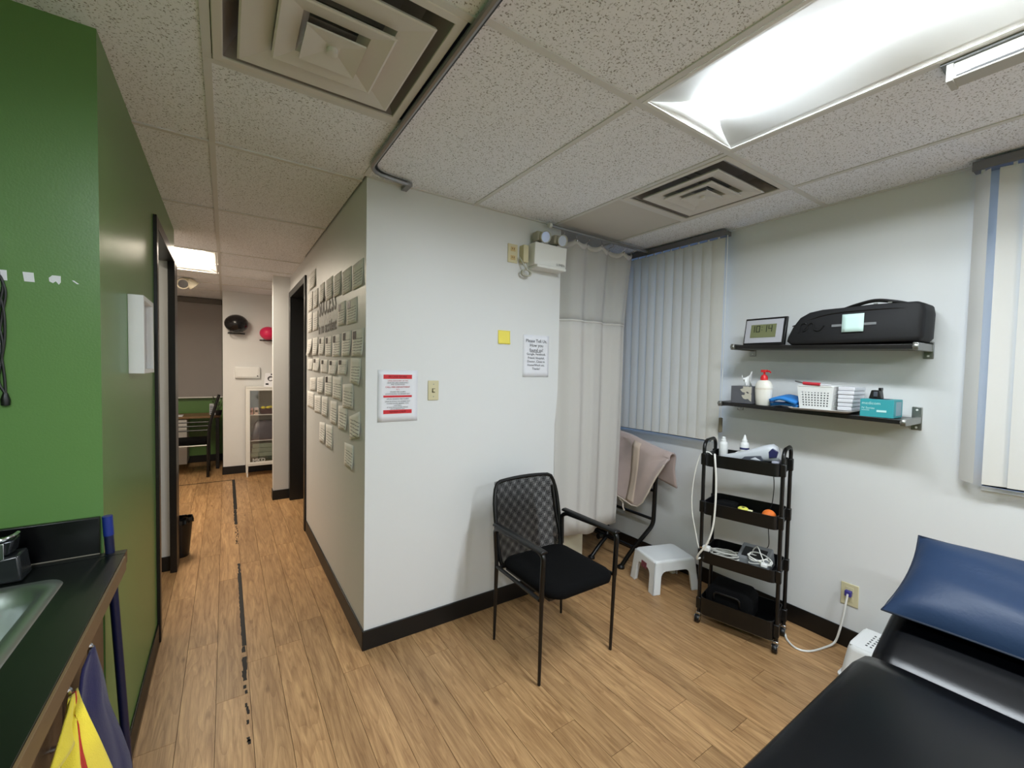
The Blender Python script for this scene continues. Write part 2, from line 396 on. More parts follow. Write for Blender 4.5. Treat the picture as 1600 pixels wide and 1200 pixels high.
# ------------------------------------------------------------------ floor of planks
fl = struct(MB().box(-2.1, 3.05, -3.3, 8.15, -.08, -.008).build('floor', M('floor_joint', (46, 32, 22), .8)))
def free(x0, x1):
    """open y-ranges of the floor for a plank column"""
    xm = (x0+x1)/2
    if xm < -1.0: return [(1.885, 3.93), (4.05, 8.05)]
    if xm < XG-.11: return [(-3.2, 1.765), (1.885, 3.93), (4.05, 8.05)]
    if xm < -.03: return [(-3.2, 8.05)]
    if xm < .441: return [(-3.2, 6.98)]
    if xm < XC: return [(-3.2, 5.41), (5.53, 6.98)]
    if xm < .74: return [(-3.2, YA), (4.3, 5.3), (5.53, 6.98)]
    return [(-3.2, 4.15)]
PW, PL = .13, 1.29
plank_mesh = {}
k0 = int(math.floor((-2.0-.089)/PW)); k1 = int(math.ceil((XB-.089)/PW))
rp = random.Random(3)
for k in range(k0, k1):
    x0, x1 = max(-2.0, .089+k*PW), min(XB, .089+(k+1)*PW)
    ph = rp.random()*PL
    if k == -1: ph = 2.26 % PL
    if k == 0: ph = 2.494 % PL
    if k == 1: ph = 2.56 % PL
    if k == 2: ph = 2.74 % PL
    for (ya, yb) in free(x0, x1):
        n = math.floor((ya-ph)/PL)
        y = ph+n*PL
        while y < yb-.01:
            a, c = max(y, ya), min(y+PL, yb)
            if c-a > .02 and not (x0 < -1.0 and c < 4.0):
                g = .0009; w, l = round(x1-x0-2*g, 4), round(c-a-2*g, 4)
                key = (w, l)
                if key not in plank_mesh:
                    o = MB().box(x0+g, x1-g, a+g, c-g, -.008, 0).build('plank', OAK, fl); plank_mesh[key] = o.data
                else:
                    o = bpy.data.objects.new('plank', plank_mesh[key]); C.objects.link(o); o.parent = fl
                    o.location = Vector(((x0+x1)/2, (a+c)/2, -.004))-WLOC[fl]
            y += PL

# ------------------------------------------------------------------ ceiling: tiles in a grid
ce = struct(MB().box(-2.1, 3.05, -3.3, 8.15, 2.62, 2.68).build('ceiling', M('plenum', (60, 60, 60), .9)))
def tile(x0, x1, y0, y1, mt=TILE): MB().box(x0, x1, y0, y1, H+.002, H+.018).build('tile', mt, ce)
def bar(x0, x1, y0, y1): MB().box(x0, x1, y0, y1, H-.003-(.0006 if x1-x0 > y1-y0 else 0), H+.012).build('grid_bar', GRID, ce)
ylc = [-3.2, -1.37, -.15, 1.09, 2.343, 3.326, 4.59, 5.19, 5.80, 6.41, 7.02, 8.05]
g0, g1, gx, g2, g3, g4 = -.66, -.045, .60, 1.241, 1.85, 2.461
# room
for (xa, xb) in ((gx, g2), (g2, g3), (g3, g4), (g4, XB)):
    for (ya, yb) in ((-3.2, -2.6), (-2.6, -1.37), (-1.37, -.15), (-.15, 1.068), (1.068, YA)):
        if (xa, ya) in ((g2, -.15), (g2, -2.6)): continue
        if (xa, ya) == (g3, 1.068): tile(xa, xb, 1.70, YA, PLAINTILE); continue
        tile(xa, xb, ya, yb)
for (xa, xb) in ((.72, g2), (g2, g3), (g3, g4), (g4, XB)):
    for (ya, yb) in ((YA if xa > 1.2 else 2.40, 2.92), (2.92, 4.15)):
        if xa == .72: ya = max(ya, 2.40)
        tile(xa, xb, ya, yb, PLAINTILE if (xa == g3 and yb == 2.92) else TILE)
for x in (g2, g3, g4):
    bar(x-.012, x+.012, -3.2, YA if x < 1.9 else 4.15)
for y, xs in ((1.068, (gx, XB)), (-.15, (gx, XB)), (-1.37, (gx, XB)), (-2.6, (gx, XB)), (2.92, (1.92, XB))): bar(xs[0], xs[1], y-.012, y+.012)
bar(g3, g4, 1.688, 1.712)
bar(XB-.022, XB, -3.2, 4.15); bar(XC, 1.92, YA-.018, YA)
# hall side
for i in range(len(ylc)-1):
    ya, yb = ylc[i], ylc[i+1]
    for (xa, xb) in ((-1.0, g0), (g0, g1), (g1, gx)):
        if xa == g0 and ya == -1.37: continue
        if xa == -1.0 and 1.09 <= ya < 4: continue
        if xa == g0 and 2 < ya < 4: xa = -.432
        if xa == g1 and ya == 1.09: tile(xa, xb, 1.715, yb); continue
        if xa == g0 and ya == 4.59 or (xa == g0 and ya == 5.19): 
            if ya == 5.19: tile(xa, xb, 5.70, yb)
            continue
        tile(xa, xb, ya, yb)
    if ya > 4: 
        tile(-2.0, -1.27, ya, yb); tile(-1.27, -1.0, ya, yb)
        if ya >= 5.19 and yb <= 7.1: tile(gx, 1.6, max(ya, 5.53), yb)
tile(gx, .85, 4.30, 5.41)
for y in ylc[1:-1]: bar(-2.0 if y > 4.1 else -1.0, gx, y-.012, y+.012)
bar(g1, gx, 1.703, 1.727); bar(g1-.012, g1+.012, -3.2, 8.05); bar(g0-.012, g0+.012, -3.2, 8.05)
bar(gx-.012, gx+.012, -3.2, YA-.02)
bar(-.03, 1.6, 6.96, 6.98); bar(.44, .60, 5.39, 5.41)

# ------------------------------------------------------------------ windows
def window(name, y0, y1, z0=1.03, z1=2.40):
    g = MB().box(2.995, 3.0, y0, y1, z0, z1).build(name, GLASS); struct(g)
    b = MB(); f = .045
    b.box(2.97, 3.03, y0, y0+f, z0, z1); b.box(2.97, 3.03, y1-f, y1, z0, z1); b.box(2.97, 3.03, y0, y1, z0, z0+f); b.box(2.97, 3.03, y0, y1, z1-f, z1)
    ym = (y0+y1)/2; b.box(2.975, 3.025, ym-.02, ym+.02, z0, z1)
    b.build('window_frame', M('window_alu', (150, 152, 155), .45, .6), g)
    MB().box(XB-.01, 2.98, y0, y1, z0-.02, z0).build('window_sill', WHITE, g)
window('window_1', 1.72, 3.2); window('window_2', -.95, .40)

def blind(label, y0, y1, skip, zt=2.455, zb=1.05, side=1, angs=None, x=2.815):
    t = thing('vertical_blind', (x, (y0+y1)/2, zb), label, 'blind')
    b = MB(); b.box(x-.025, XB-.03, y0-.03, y1+.03, zt, zt+.028); b.build('headrail', M('blind_rail', (120, 118, 122), .4, .5), t)
    b = MB(); b.box(x-.032, x-.025, y0-.03, y1+.03, zt-.006, zt+.034); b.build('valance_clip', M('blind_rail', (120, 118, 122)), t)
    MB().box(XB-.03, XB, y0+.1, y0+.13, zt+.005, zt+.03).build('bracket', STEEL, t)
    p = .076; n = int((y1-y0)/p); w = .089
    for i in range(n+1):
        yc = y0+.03+i*p+(.018 if (y1 < 1 and i == 17) else 0)
        if yc > y1+.03: break
        a = math.radians((angs(i) if angs else 22))
        dx, dy = math.sin(a)*w/2, math.cos(a)*w/2
        def f(u, v, yc=yc, dx=dx, dy=dy):
            s = u*2-1; bow = .004*(1-s*s)
            return (x+dx*s-bow, yc+dy*s, zt-.012+(zb-zt+.012)*v)
        MB().surf(f, 4, 1).build('vane', VANE, t, smooth=True)
        MB().box(x-.003, x+.003, yc-.006, yc+.006, zt-.018, zt+.002).build('vane_clip', WPLAST, t)
    return t
bl1 = blind('cream vertical blind over the window beside the curtain', 1.64, 3.15, 0, angs=lambda i: [-4, -3, -5, -2, -6, -13, -12, -14, -11, -12, -9, 4, -16, -12, -14, -12, -14, -12, -14, -12][min(i, 19)])
bl2 = blind('cream vertical blind over the window at the right edge of the photo', -.9, .44, 0, angs=lambda i: {17: 50, 16: -16}.get(i, -9))
b = MB(); b.tube(spline([(2.80, 1.60, 2.45), (2.80, 1.60, 1.9), (2.80, 1.603, 1.2)]), .003, 6); b.build('pull_cord', WCABLE, bl1)
b = MB(); b.box(2.79, 2.81, 1.592, 1.612, 1.12, 1.22); b.build('cord_weight', M('cord_weight', (120, 112, 92), .5), bl1, bevel=.004)

# ------------------------------------------------------------------ recessed lights
def troffer(name, label, x0, x1, y0, y1, col, s, group=None, lens=.085, tubes=False):
    t = thing(name, ((x0+x1)/2, (y0+y1)/2, H), label, 'ceiling light', group)
    xm = (x0+x1)/2; e = .014; zt = H+.062
    b = MB(); b.ring(x0, x1, y0, y1, x0+e, x1-e, y0+e, y1-e, H-.004, H+.004); b.build('rim', WMETAL, t)
    refl = M('lamp_reflector', (236, 238, 236), .7)
    for sgn, xe in ((-1, x0+e), (1, x1-e)):
        xi = xm+sgn*lens
        def f(u, v, xe=xe, xi=xi): 
            return (xe+(xi-xe)*u, y0+e+(y1-y0-2*e)*v, H+(zt-H-.02)*u)
        MB().surf(f, 8, 1).build('reflector_wing', refl, t, smooth=True, solid=.001)
    for ye in (y0+e, y1-e):
        ins = .06 if ye == y0+e else -.06
        def f(u, v, ye=ye, ins=ins):
            x = x0+e+(x1-x0-2*e)*u; d = max(0, min(1, (1-abs(u*2-1))/(1-lens*2/(x1-x0))))
            return (x, ye+ins*v*d, H+(zt-H-.02)*math.sin(d*PI/2)*v)
        MB().surf(f, 16, 2).build('end_panel', refl, t, smooth=True, solid=.001)
    b = MB()
    def f(u, v):
        a = (u-.5)*2
        return (xm+lens*a, y0+.05+(y1-y0-.1)*v, zt-.0215-.010*(1-a*a))
    b.surf(f, 10, 1); b.build('lens', emit_mat(name+'_glow', col, s), t, smooth=True)
    MB().box(x0+.005, x1-.005, y0+.005, y1-.005, H+.095, H+.11).build('housing', WMETAL, t)
    return t
troffer('troffer_light', 'bright white recessed light with a glowing centre strip above the floor', g2+.014, g3-.014, -.138, 1.056, ROOM_COL, ROOM_LAMP)
troffer('troffer_light', 'small bright recessed light at the far end of the hallway ceiling', g0+.014, g1-.014, 4.61, 5.68, HALL_COL, HALL_LAMP, lens=.2)

troffer('troffer_light', 'added unseen fill light at the rear of the room, built like the one in view', g2+.014, g3-.014, -2.588, -1.382, ROOM_COL, ROOM_LAMP*1.3)  # lamp added out of view to lift the overall brightness
troffer('troffer_light', 'added unseen fill light in the ceiling at the rear left of the room', g0+.014, g1-.014, -1.358, -.162, ROOM_COL, ROOM_LAMP*1.35)  # second unseen lamp, added as fill for the left ceiling and floor
troffer('troffer_light', 'added unseen warm fill light inside the side room behind the green wall', -1.38, -.78, 2.5, 3.6, HALL_COL, 6.0)  # added lamp, brightens the wall strip visible through the doorway
for (xa_, xb_, ya_, yb_) in ((-2.0, -1.38, 1.885, 3.93), (-.78, -.432, 1.885, 3.93), (-1.38, -.78, 1.885, 2.5), (-1.38, -.78, 3.6, 3.93)): tile(xa_, xb_, ya_, yb_)
# ------------------------------------------------------------------ air diffusers
def diffuser(label, x0, x1, y0, y1, rings, centre):
    cx, cy = (x0+x1)/2, (y0+y1)/2
    t = thing('air_diffuser', (cx, cy, H), label, 'air vent', 'square ceiling air vents')
    w = M('diffuser_enamel', (214, 211, 206), .45, var=.04)
    hx, hy = (x1-x0)/2, (y1-y0)/2
    b = MB(); b.ring(x0, x1, y0, y1, x0+.028, x1-.028, y0+.028, y1-.028, H-.006, H+.006); b.build('frame', w, t, bevel=.003)
    b = MB()
    for (sx, sy) in ((1, 0), (-1, 0), (0, 1), (0, -1)):
        pass
    q = lambda h, z: [(cx-h, cy-h, z), (cx+h, cy-h, z), (cx+h, cy+h, z), (cx-h, cy+h, z)]
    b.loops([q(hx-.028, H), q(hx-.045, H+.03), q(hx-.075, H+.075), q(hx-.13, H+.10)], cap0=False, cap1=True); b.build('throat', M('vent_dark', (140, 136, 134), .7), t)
    for (ro, ri, zb) in rings:
        b = MB(); b.loops([q(ro-.004, zb+.010), q(ro, zb+.002), q(ro-.006, zb), q(ri+.02, zb+.014), q(ri, zb+.05), q(ri-.003, zb+.05), q(ri+.016, zb+.018)], cap0=False, cap1=False)
        b.build('louver', w, t)
    ro, zb = centre
    b = MB(); b.loops([q(ro*.25, zb+.03), q(ro, zb+.014), q(ro, zb+.008), q(ro*.25, zb+.020)]); b.build('centre_plate', w, t)
    MB().lathe((cx, cy, zb+.006), [(.016, .014), (.016, 0), (.006, -.002)], 12).build('screw_boss', w, t, smooth=True)
    for s in (1, -1):
        MB().box(cx-.24, cx+.24, cy+s*.03-.004, cy+s*.03+.004, H+.062, H+.072).build('cross_bar', STEEL, t)
    return t
diffuser('large square air vent with nested louvers near the green wall', g1+.014, gx-.03, 1.10, 1.703, [(.236, .13, 2.484), (.150, .07, 2.472)], (.080, 2.452))
diffuser('square air vent in front of the right wall blind', g3+.014, g4-.014, 1.082, 1.688, [(.220, .125, 2.484), (.142, .065, 2.474)], (.076, 2.462))

# ------------------------------------------------------------------ curtain tracks and curtain
ALU = M('curtain_track_alu', (150, 150, 152), .35, .6)
t = thing('curtain_track', (.6, 1.2, 2.47), 'grey ceiling curtain track bending from the ceiling onto the white wall corner', 'curtain track')
p = rpath([(.585, -1.2, 2.482), (.585, 2.165, 2.482), (.80, 2.20, 2.482)], .10, 8)
b = MB(); b.tube(p, .011, 8); b.build('rail', ALU, t, smooth=True)
b = MB(); b.tube([Vector(q)+Vector((.016, 0, .008)) for q in p], .006, 6); b.build('rail_shadow', BLACK, t)  # black tube stands in for the dark shadow along the rail
MB().box(.79, .82, 2.19, YA, 2.474, 2.492).build('end_bracket', ALU, t)

t = thing('curtain_rail', (2.3, 2.235, 2.47), 'short grey curtain rail from the white wall to the window wall', 'curtain rail')
b = MB(); b.tube(rpath([(1.79, 2.225, 2.474), (2.25, 2.235, 2.474), (2.86, 2.25, 2.474)], .05), .011, 8); b.build('rail', ALU, t, smooth=True)
MB().lathe((1.785, 2.225, 2.474), [(.0, -.02), (.017, -.02), (.017, .0), (.0, .0)], 12, axis='x').build('end_cap', WPLAST, t, smooth=True)

cur = thing('privacy_curtain', (2.25, 2.25, .34), 'hanging grey privacy curtain with a sheer mesh top', 'curtain')
def cw(u, z):
    # u along the width, folds deepen to the top
    xx = 1.900 + u*(.730 - .08*min(1, max(0, (2.43-z)/.55)) - .05*max(0, (1.88-z)/1.53))
    k = .6+.4*(z-.34)/2.1
    yy = 2.238 + .020*k*math.sin(u*PI*2*3.1+.9) + .012*math.sin(u*PI*2*1.3+1.7) + .006*math.sin(u*PI*2*6.3)*k - .012*math.sin((z)*1.7) + .030*math.exp(-u*14)
    return xx, yy
def ztop(u): return 2.435 - .028*abs(math.sin(u*PI*6.0))
def zbot(u): return .345 + .012*math.sin(u*9)
def f(u, v):
    z = ztop(u) + (1.872-ztop(u))*v; x, y = cw(u, z); return (x, y, z)
MB().surf(f, 90, 10).build('mesh_panel', MESHCURT, cur, smooth=True, solid=.0008)
def f(u, v):
    z = 1.875 + (zbot(u)-1.875)*v; x, y = cw(u, z); return (x, y, z)
MB().surf(f, 90, 16).build('cloth_panel', CURT, cur, smooth=True, solid=.0012)
def f(u, v):
    z = 1.878-.014*v; x, y = cw(u, z); return (x, y-.001, z)
MB().surf(f, 90, 1).build('seam_band', M('curtain_seam', (196, 193, 189), .8), cur, smooth=True, solid=.002)
def f(u, v):
    z = ztop(u)-.035*v; x, y = cw(u, z); return (x, y-.0012, z)
MB().surf(f, 90, 1).build('top_hem', M('curtain_hem', (196, 194, 192), .8), cur, smooth=True, solid=.0012)
for i in range(7):
    u = (i+.0)/6; u = min(.985, max(.015, u)); x, y = cw(u, 2.42)
    b = MB(); b.tube(rpath([(x, 2.232+.005*u, 2.470), (x, 2.232, 2.445), (x, y-.004, 2.44), (x, y-.004, 2.415)], .008), .0025, 6); b.ball((x, y-.006, 2.418), .0075, 8, 6)
    b.build('curtain_hook', CHROME, cur, smooth=True)

# ------------------------------------------------------------------ ceiling-mounted housing top right
t = thing('ceiling_housing', (1.9, -.3, 2.44), 'slim white box-shaped housing fixed under the ceiling at the top right', 'housing')
MB().box(1.85, 1.955, -1.2, .395, 2.490, 2.497).build('mount_plate', GREYPL, t)
b = MB(); b.prism([(1.862, 2.490), (1.860, 2.442), (1.925, 2.442), (1.925, 2.490)], 'y', -1.2, .372); b.build('body', M('housing_cream', (176, 174, 166), .45), t, bevel=.002)
MB().box(1.856, 1.929, .366, .382, 2.438, 2.491).build('end_cap', M('housing_cream', (176, 174, 166), .45), t, bevel=.0015)
MB().box(1.8575, 1.862, -1.2, .36, 2.4475, 2.4505).build('slot', BLACK, t)
MB().prism([(1.8572, 2.452), (1.858, 2.474), (1.862, 2.474), (1.862, 2.452)], 'y', -1.2, .33).build('cover_panel', M('housing_cream', (176, 174, 166), .45), t)

# ------------------------------------------------------------------ wall A: signs, switch, emergency light
def sheet(name, x0, x1, z0, z1, y, mt, parent=None, curl=.0, bev=0):
    def f(u, v): return (x0+(x1-x0)*u, y-.0015-curl*(v**3)*(.5+.5*math.cos(u*PI*2)), z1+(z0-z1)*v)
    return MB().surf(f, 8, 8).build(name, mt, parent, smooth=True, solid=.0006)
fs_ = thing('fire_notice', (.78, YA, 1.365), 'white fire safety notice with red bands beside the light switch', 'sign')
sheet('paper', .672, .895, 1.224, 1.505, YA, PAPER, fs_, .0)
for (za, zb, nm) in ((1.458, 1.481, 'IN CASE OF FIRE'), (1.357, 1.368, ''), (1.268, 1.289, 'REMAIN CALM')):
    bd = MB().box(.703, .862, YA-.0031, YA-.0026, za, zb).build('red_band', RED, fs_)
    if nm: text('lettering', nm, .014, (.782, YA-.0034, (za+zb)/2), (1, 0, 0), (0, 0, 1), M('dark_red_ink', (96, 16, 22), .7), fs_)
for z, s, sz, mt_ in ((1.447, 'UPON DISCOVERY OF FIRE', .0095, REDINK), (1.436, 'LEAVE FIRE AREA IMMEDIATELY', .0085, INK), (1.427, 'AND CLOSE DOORS', .0085, INK),
                     (1.413, 'CALL FIRE DEPARTMENT', .0125, REDINK), (1.399, '911', .0125, REDINK), (1.387, 'SOUND FIRE ALARM', .0095, INK), (1.376, 'LEAVE BUILDING VIA NEAREST EXIT', .0085, INK),
                     (1.348, 'UPON HEARING FIRE ALARM', .0095, INK), (1.335, 'LEAVE BUILDING VIA NEAREST EXIT', .0088, INK), (1.324, 'CLOSE DOORS BEHIND YOU', .0095, INK),
                     (1.313, 'CAUTION', .0095, INK), (1.3025, 'IF YOU ENCOUNTER SMOKE', .009, INK), (1.2935, 'USE ALTERNATE EXIT', .0085, INK)):
    text('lettering', s, sz, (.782, YA-.0030, z), (1, 0, 0), (0, 0, 1), mt_, fs_)
sw = thing('light_switch', (.99, YA, 1.39), 'ivory wall switch plate with a toggle', 'switch')
MB().box(.957, 1.023, YA-.006, YA, 1.336, 1.449).build('plate', IVORY, sw, bevel=.003)
MB().box(.984, .996, YA-.016, YA-.005, 1.385, 1.401).build('toggle', IVORY, sw, bevel=.002)
MB().box(.981, .999, YA-.0066, YA-.0058, 1.380, 1.404).build('toggle_slot', M('switch_slot', (70, 64, 50), .6), sw)
for z in (1.357, 1.428):
    MB().lathe((.99, YA-.0065, z), [(.0032, 0), (.0032, -.001)], 10, axis='y').build('screw', STEEL, sw)
st = thing('sticky_note', (1.467, YA, 1.725), 'blank yellow sticky note on the white wall', 'note')
sheet('paper', 1.422, 1.513, 1.681, 1.767, YA, M('yellow_note', (238, 222, 96), .7), st, .006)
nt = thing('patient_notice', (1.725, YA, 1.61), 'white printed notice asking how you found us, below the emergency light', 'sign')
sheet('paper', 1.617, 1.832, 1.473, 1.752, YA, PAPER, nt, .0008)
for z, s, sz in ((1.712, 'Please Tell Us,', .030), (1.683, 'How you', .030), (1.652, 'found us?', .030), (1.625, 'Google, Facebook,', .021), (1.600, 'Friend, Hospital,', .021),
                (1.576, 'Doctor, Close to', .021), (1.552, 'Home/Work etc.', .021), (1.528, 'Thanks!', .021)):
    text('lettering', s, sz, (1.725, YA-.0030, z), (1, 0, 0), (0, 0, 1), INK, nt)
MB().box(1.672, 1.764, YA-.0036, YA-.0030, 1.638, 1.6405).build('underline', INK, nt)

em = thing('emergency_light', (1.76, YA, 2.26), 'white emergency light box with two round lamp heads on the wall', 'emergency light')
b = MB(); b.hexa([(1.632, YA, 2.195), (1.895, YA, 2.195), (1.895, YA-.085, 2.195), (1.632, YA-.085, 2.195)], [(1.632, YA, 2.335), (1.895, YA, 2.335), (1.895, YA-.095, 2.335), (1.632, YA-.095, 2.335)])
b.build('body', WMETAL, em, bevel=.006)
MB().box(1.645, 1.885, YA-.10, YA, 2.178, 2.195).build('bottom_flange', WMETAL, em, bevel=.003)
text('maker_mark', 'LUMEN', .022, (1.845, YA-.089, 2.215), (1, 0, 0), (0, 0, 1), GREYPL, em, off=.0)
for xh in (1.69, 1.83):
    h = MB().box(xh-.036, xh+.026, YA-.085, YA-.02, 2.352, 2.412).build('lamp_head', M('aged_grey_plastic', (166, 162, 146), .4), em, bevel=.01)
    cx, cy, cz = xh+.012, YA-.105, 2.372
    b = MB(); d = Vector((-.05, -.95, -.22)).normalized()
    b.tube([Vector((cx, cy, cz))-d*.03, Vector((cx, cy, cz))+d*.008], [.030, .037], 18, cap=False); b.build('lamp_rim', M('lamp_rim_grey', (190, 188, 174), .35), h, smooth=True, solid=.003)
    b = MB(); b.tube([Vector((cx, cy, cz))-d*.022, Vector((cx, cy, cz))+d*.003], [.008, .033], 18, cap=True); b.build('lamp_reflector', CHROME, h, smooth=True)
    MB().cyl((xh-.005, YA-.05, 2.335), (xh-.005, YA-.05, 2.355), .014).build('swivel', STEEL, em)
ou = thing('wall_socket', (1.52, YA, 2.26), 'ivory wall socket high up beside the emergency light', 'socket')
MB().box(1.482, 1.556, YA-.006, YA, 2.200, 2.318).build('plate', IVORY, ou, bevel=.003)
b = MB()
for z in (2.232, 2.286):
    MB().box(1.502, 1.538, YA-.0075, YA-.005, z-.014, z+.014).build('socket_face', M('socket_face', (196, 170, 120), .5), ou, bevel=.002)
    for dx in (-.007, .007): MB().box(1.52+dx-.0015, 1.52+dx+.0015, YA-.0084, YA-.007, z-.003, z+.006).build('slot', BLACK, ou)
pc = thing('power_cord', (1.60, YA-.03, 2.2), 'coiled grey power cord hanging from the socket below the emergency light', 'cord')
MB().box(1.572, 1.612, YA-.05, YA-.001, 2.205, 2.315).build('adapter', IVORY, pc, bevel=.004)
b = MB()
pts = [(1.56, YA-.02, 2.24), (1.575, YA-.04, 2.20), (1.60, YA-.045, 2.165)]
for i in range(26):
    a = i/26*2*PI*2.2; pts.append((1.605+.034*math.cos(a+PI/2), YA-.035+.012*math.sin(a*.5), 2.142+.020*math.sin(a+PI/2)))
pts += [(1.62, YA-.03, 2.18), (1.60, YA-.03, 2.23)]
b.tube(spline(pts, 3), .0045, 6); b.build('cable', M('grey_cord', (186, 184, 170), .5), pc, smooth=True)

# ------------------------------------------------------------------ wall C: handwritten notes and lettering
def note_mat():
    mt, N, L, bs = _new('handwritten_note')
    tc = N.new('ShaderNodeTexCoord'); oi = N.new('ShaderNodeObjectInfo'); sp = N.new('ShaderNodeSeparateXYZ'); L.new(tc.outputs['Generated'], sp.inputs[0])
    def mth(op, a, b=None):
        n = N.new('ShaderNodeMath'); n.operation = op
        for i, q in enumerate((a, b)):
            if q is None: continue
            if hasattr(q, 'is_output'): L.new(q, n.inputs[i])
            else: n.inputs[i].default_value = q
        return n.outputs[0]
    wob = N.new('ShaderNodeTexNoise'); wob.inputs['Scale'].default_value = 14; L.new(tc.outputs['Object'], wob.inputs['Vector'])
    z = mth('ADD', mth('MULTIPLY', sp.outputs['Z'], 9.0), mth('MULTIPLY', wob.outputs['Fac'], .5))
    line = mth('LESS_THAN', mth('FRACT', z), .24)
    cb = N.new('ShaderNodeCombineXYZ'); L.new(mth('MULTIPLY', sp.outputs['Y'], 16), cb.inputs[0]); L.new(mth('FLOOR', z), cb.inputs[1]); L.new(mth('MULTIPLY', oi.outputs['Random'], 50), cb.inputs[2])
    nz = N.new('ShaderNodeTexNoise'); nz.inputs['Scale'].default_value = 1.0; L.new(cb.outputs[0], nz.inputs['Vector'])
    ink = mth('MULTIPLY', line, mth('GREATER_THAN', nz.outputs['Fac'], .42))
    inz = mth('MULTIPLY', mth('GREATER_THAN', sp.outputs['Z'], .1), mth('LESS_THAN', sp.outputs['Z'], .72))
    iny = mth('MULTIPLY', mth('GREATER_THAN', sp.outputs['Y'], .1), mth('LESS_THAN', sp.outputs['Y'], .9))
    ink = mth('MULTIPLY', mth('MULTIPLY', ink, inz), iny)
    mx = N.new('ShaderNodeMix'); mx.data_type = 'RGBA'; mx.inputs['A'].default_value = (*lin((240, 239, 235)), 1); mx.inputs['B'].default_value = (*lin((140, 138, 140)), 1)
    L.new(ink, mx.inputs['Factor']); L.new(mx.outputs['Result'], bs.inputs['Base Color']); bs.inputs['Roughness'].default_value = .8
    return mt
NOTE = note_mat(); PHOTO = M('dark_photo_print', (66, 60, 58), .5, var=.4, vscale=60)
# (y0, y1, z_top, z_bottom, photo) per row, listed from the corner backwards
rows = [
    ('top row', [(2.326, 2.557, 2.097, 1.955, 0, 0), (2.587, 2.816, 2.104, 1.962, 0, 0), (2.847, 3.064, 2.121, 1.977, 0, 0), (3.103, 3.334, 2.135, 1.988, 0, 0), (3.391, 3.58, 2.138, 1.999, 0, 0), (3.653, 3.873, 2.131, 1.987, 0, 0), (3.904, 4.136, 2.141, 1.987, 0, 0)]),
    ('above the top row by the door', [(3.755, 4.104, 2.303, 2.164, 0, 0)]),
    ('second row right of the lettering', [(2.453, 2.695, 1.91, 1.769, 1, 0), (2.724, 2.935, 1.921, 1.778, 1, 0)]),
    ('second row left of the lettering', [(3.65, 3.88, 1.956, 1.806, 0, 0), (3.917, 4.133, 1.977, 1.807, 0, 0)]),
    ('third row', [(2.31, 2.561, 1.725, 1.58, 1, 0), (2.576, 2.807, 1.73, 1.584, 1, 0), (2.854, 3.103, 1.727, 1.584, 1, 0), (3.124, 3.349, 1.728, 1.592, 1, 0), (3.383, 3.605, 1.734, 1.605, 1, 0), (3.647, 3.889, 1.747, 1.605, 0, 0), (3.92, 4.165, 1.747, 1.609, 2, 0)]),
    ('fourth row', [(2.365, 2.592, 1.567, 1.424, 0, 0.03), (2.672, 2.922, 1.562, 1.47, 1, 0), (2.954, 3.219, 1.559, 1.464, 1, 0), (3.253, 3.522, 1.566, 1.469, 1, 0), (3.575, 3.865, 1.578, 1.477, 1, 0), (3.886, 4.128, 1.575, 1.482, 0, 0)]),
    ('fifth row', [(2.519, 2.791, 1.416, 1.27, 0, -0.06), (2.809, 3.089, 1.454, 1.303, 0, 0), (3.098, 3.356, 1.451, 1.311, 1, -0.05), (3.4, 3.667, 1.434, 1.311, 0, -0.06), (3.721, 4.023, 1.42, 1.313, 0, -0.04)]),
    ('sixth row', [(2.363, 2.605, 1.252, 1.115, 0, -0.22), (2.662, 2.905, 1.275, 1.127, 0, -0.08), (2.944, 3.158, 1.283, 1.131, 0, -0.04), (3.247, 3.477, 1.293, 1.151, 0, -0.04), (3.504, 3.798, 1.284, 1.147, 0, -0.05), (3.814, 4.159, 1.296, 1.159, 0, 0)]),
    ('pair below the sixth row', [(3.08, 3.313, 1.104, 0.942, 0, -0.06), (3.337, 3.566, 1.093, 0.943, 0, -0.08)]),
    ('alone at the bottom', [(2.511, 2.731, 1.06, 0.922, 0, -0.06)])]
ordn = ['first', 'second', 'third', 'fourth', 'fifth', 'sixth', 'seventh', 'eighth', 'ninth']
for rn, row in rows:
    for i, (y0, y1, z1, z0, ph, tilt) in enumerate(row):
        lift = random.uniform(.004, .016) if ph != 2 else .03
        ym, zm = (y0+y1)/2, (z0+z1)/2
        def f(u, v, y0=y0, y1=y1, z0=z0, z1=z1, lift=lift, tilt=tilt, ym=ym, zm=zm):
            y = y0+(y1-y0)*u; z = z1+(z0-z1)*v; ca, sa = math.cos(tilt), math.sin(tilt)
            return (XC-.002-lift*v**2*(1-.6*u), ym+(y-ym)*ca-(z-zm)*sa, zm+(y-ym)*sa+(z-zm)*ca)
        pos = 'nearest the corner' if i == 0 else f'{ordn[i]} from the corner'
        nd = 'wall note with small photo' if ph == 1 else 'handwritten wall note'
        if ph == 1:
            t = thing('note_card', (XC, ym, zm), f'pale {nd}, {pos}, {rn}', 'note card', 'notes on the corridor wall')
            MB().surf(f, 4, 6).build('card', NOTE, t, smooth=True, solid=.0006)
            w, h = (y1-y0), (z1-z0)
            MB().surf(lambda u, v: Vector(f(.62+.3*u, .04+.30*v))+Vector((-.0012, 0, 0)), 2, 3).build('photo', PHOTO, t, solid=.0004)
        else:
            o = MB().surf(f, 4, 6).build('note_card', NOTE, smooth=True, solid=.0006)
            tag(o, f'pale {nd}, {pos}, {rn}', 'note card', 'notes on the corridor wall')
sg = thing('wall_lettering', (XC, 3.3, 1.89), 'grey cut-out lettering reading success is no accident on the corridor wall', 'lettering')
LET = M('letter_card', (108, 104, 100), .7)
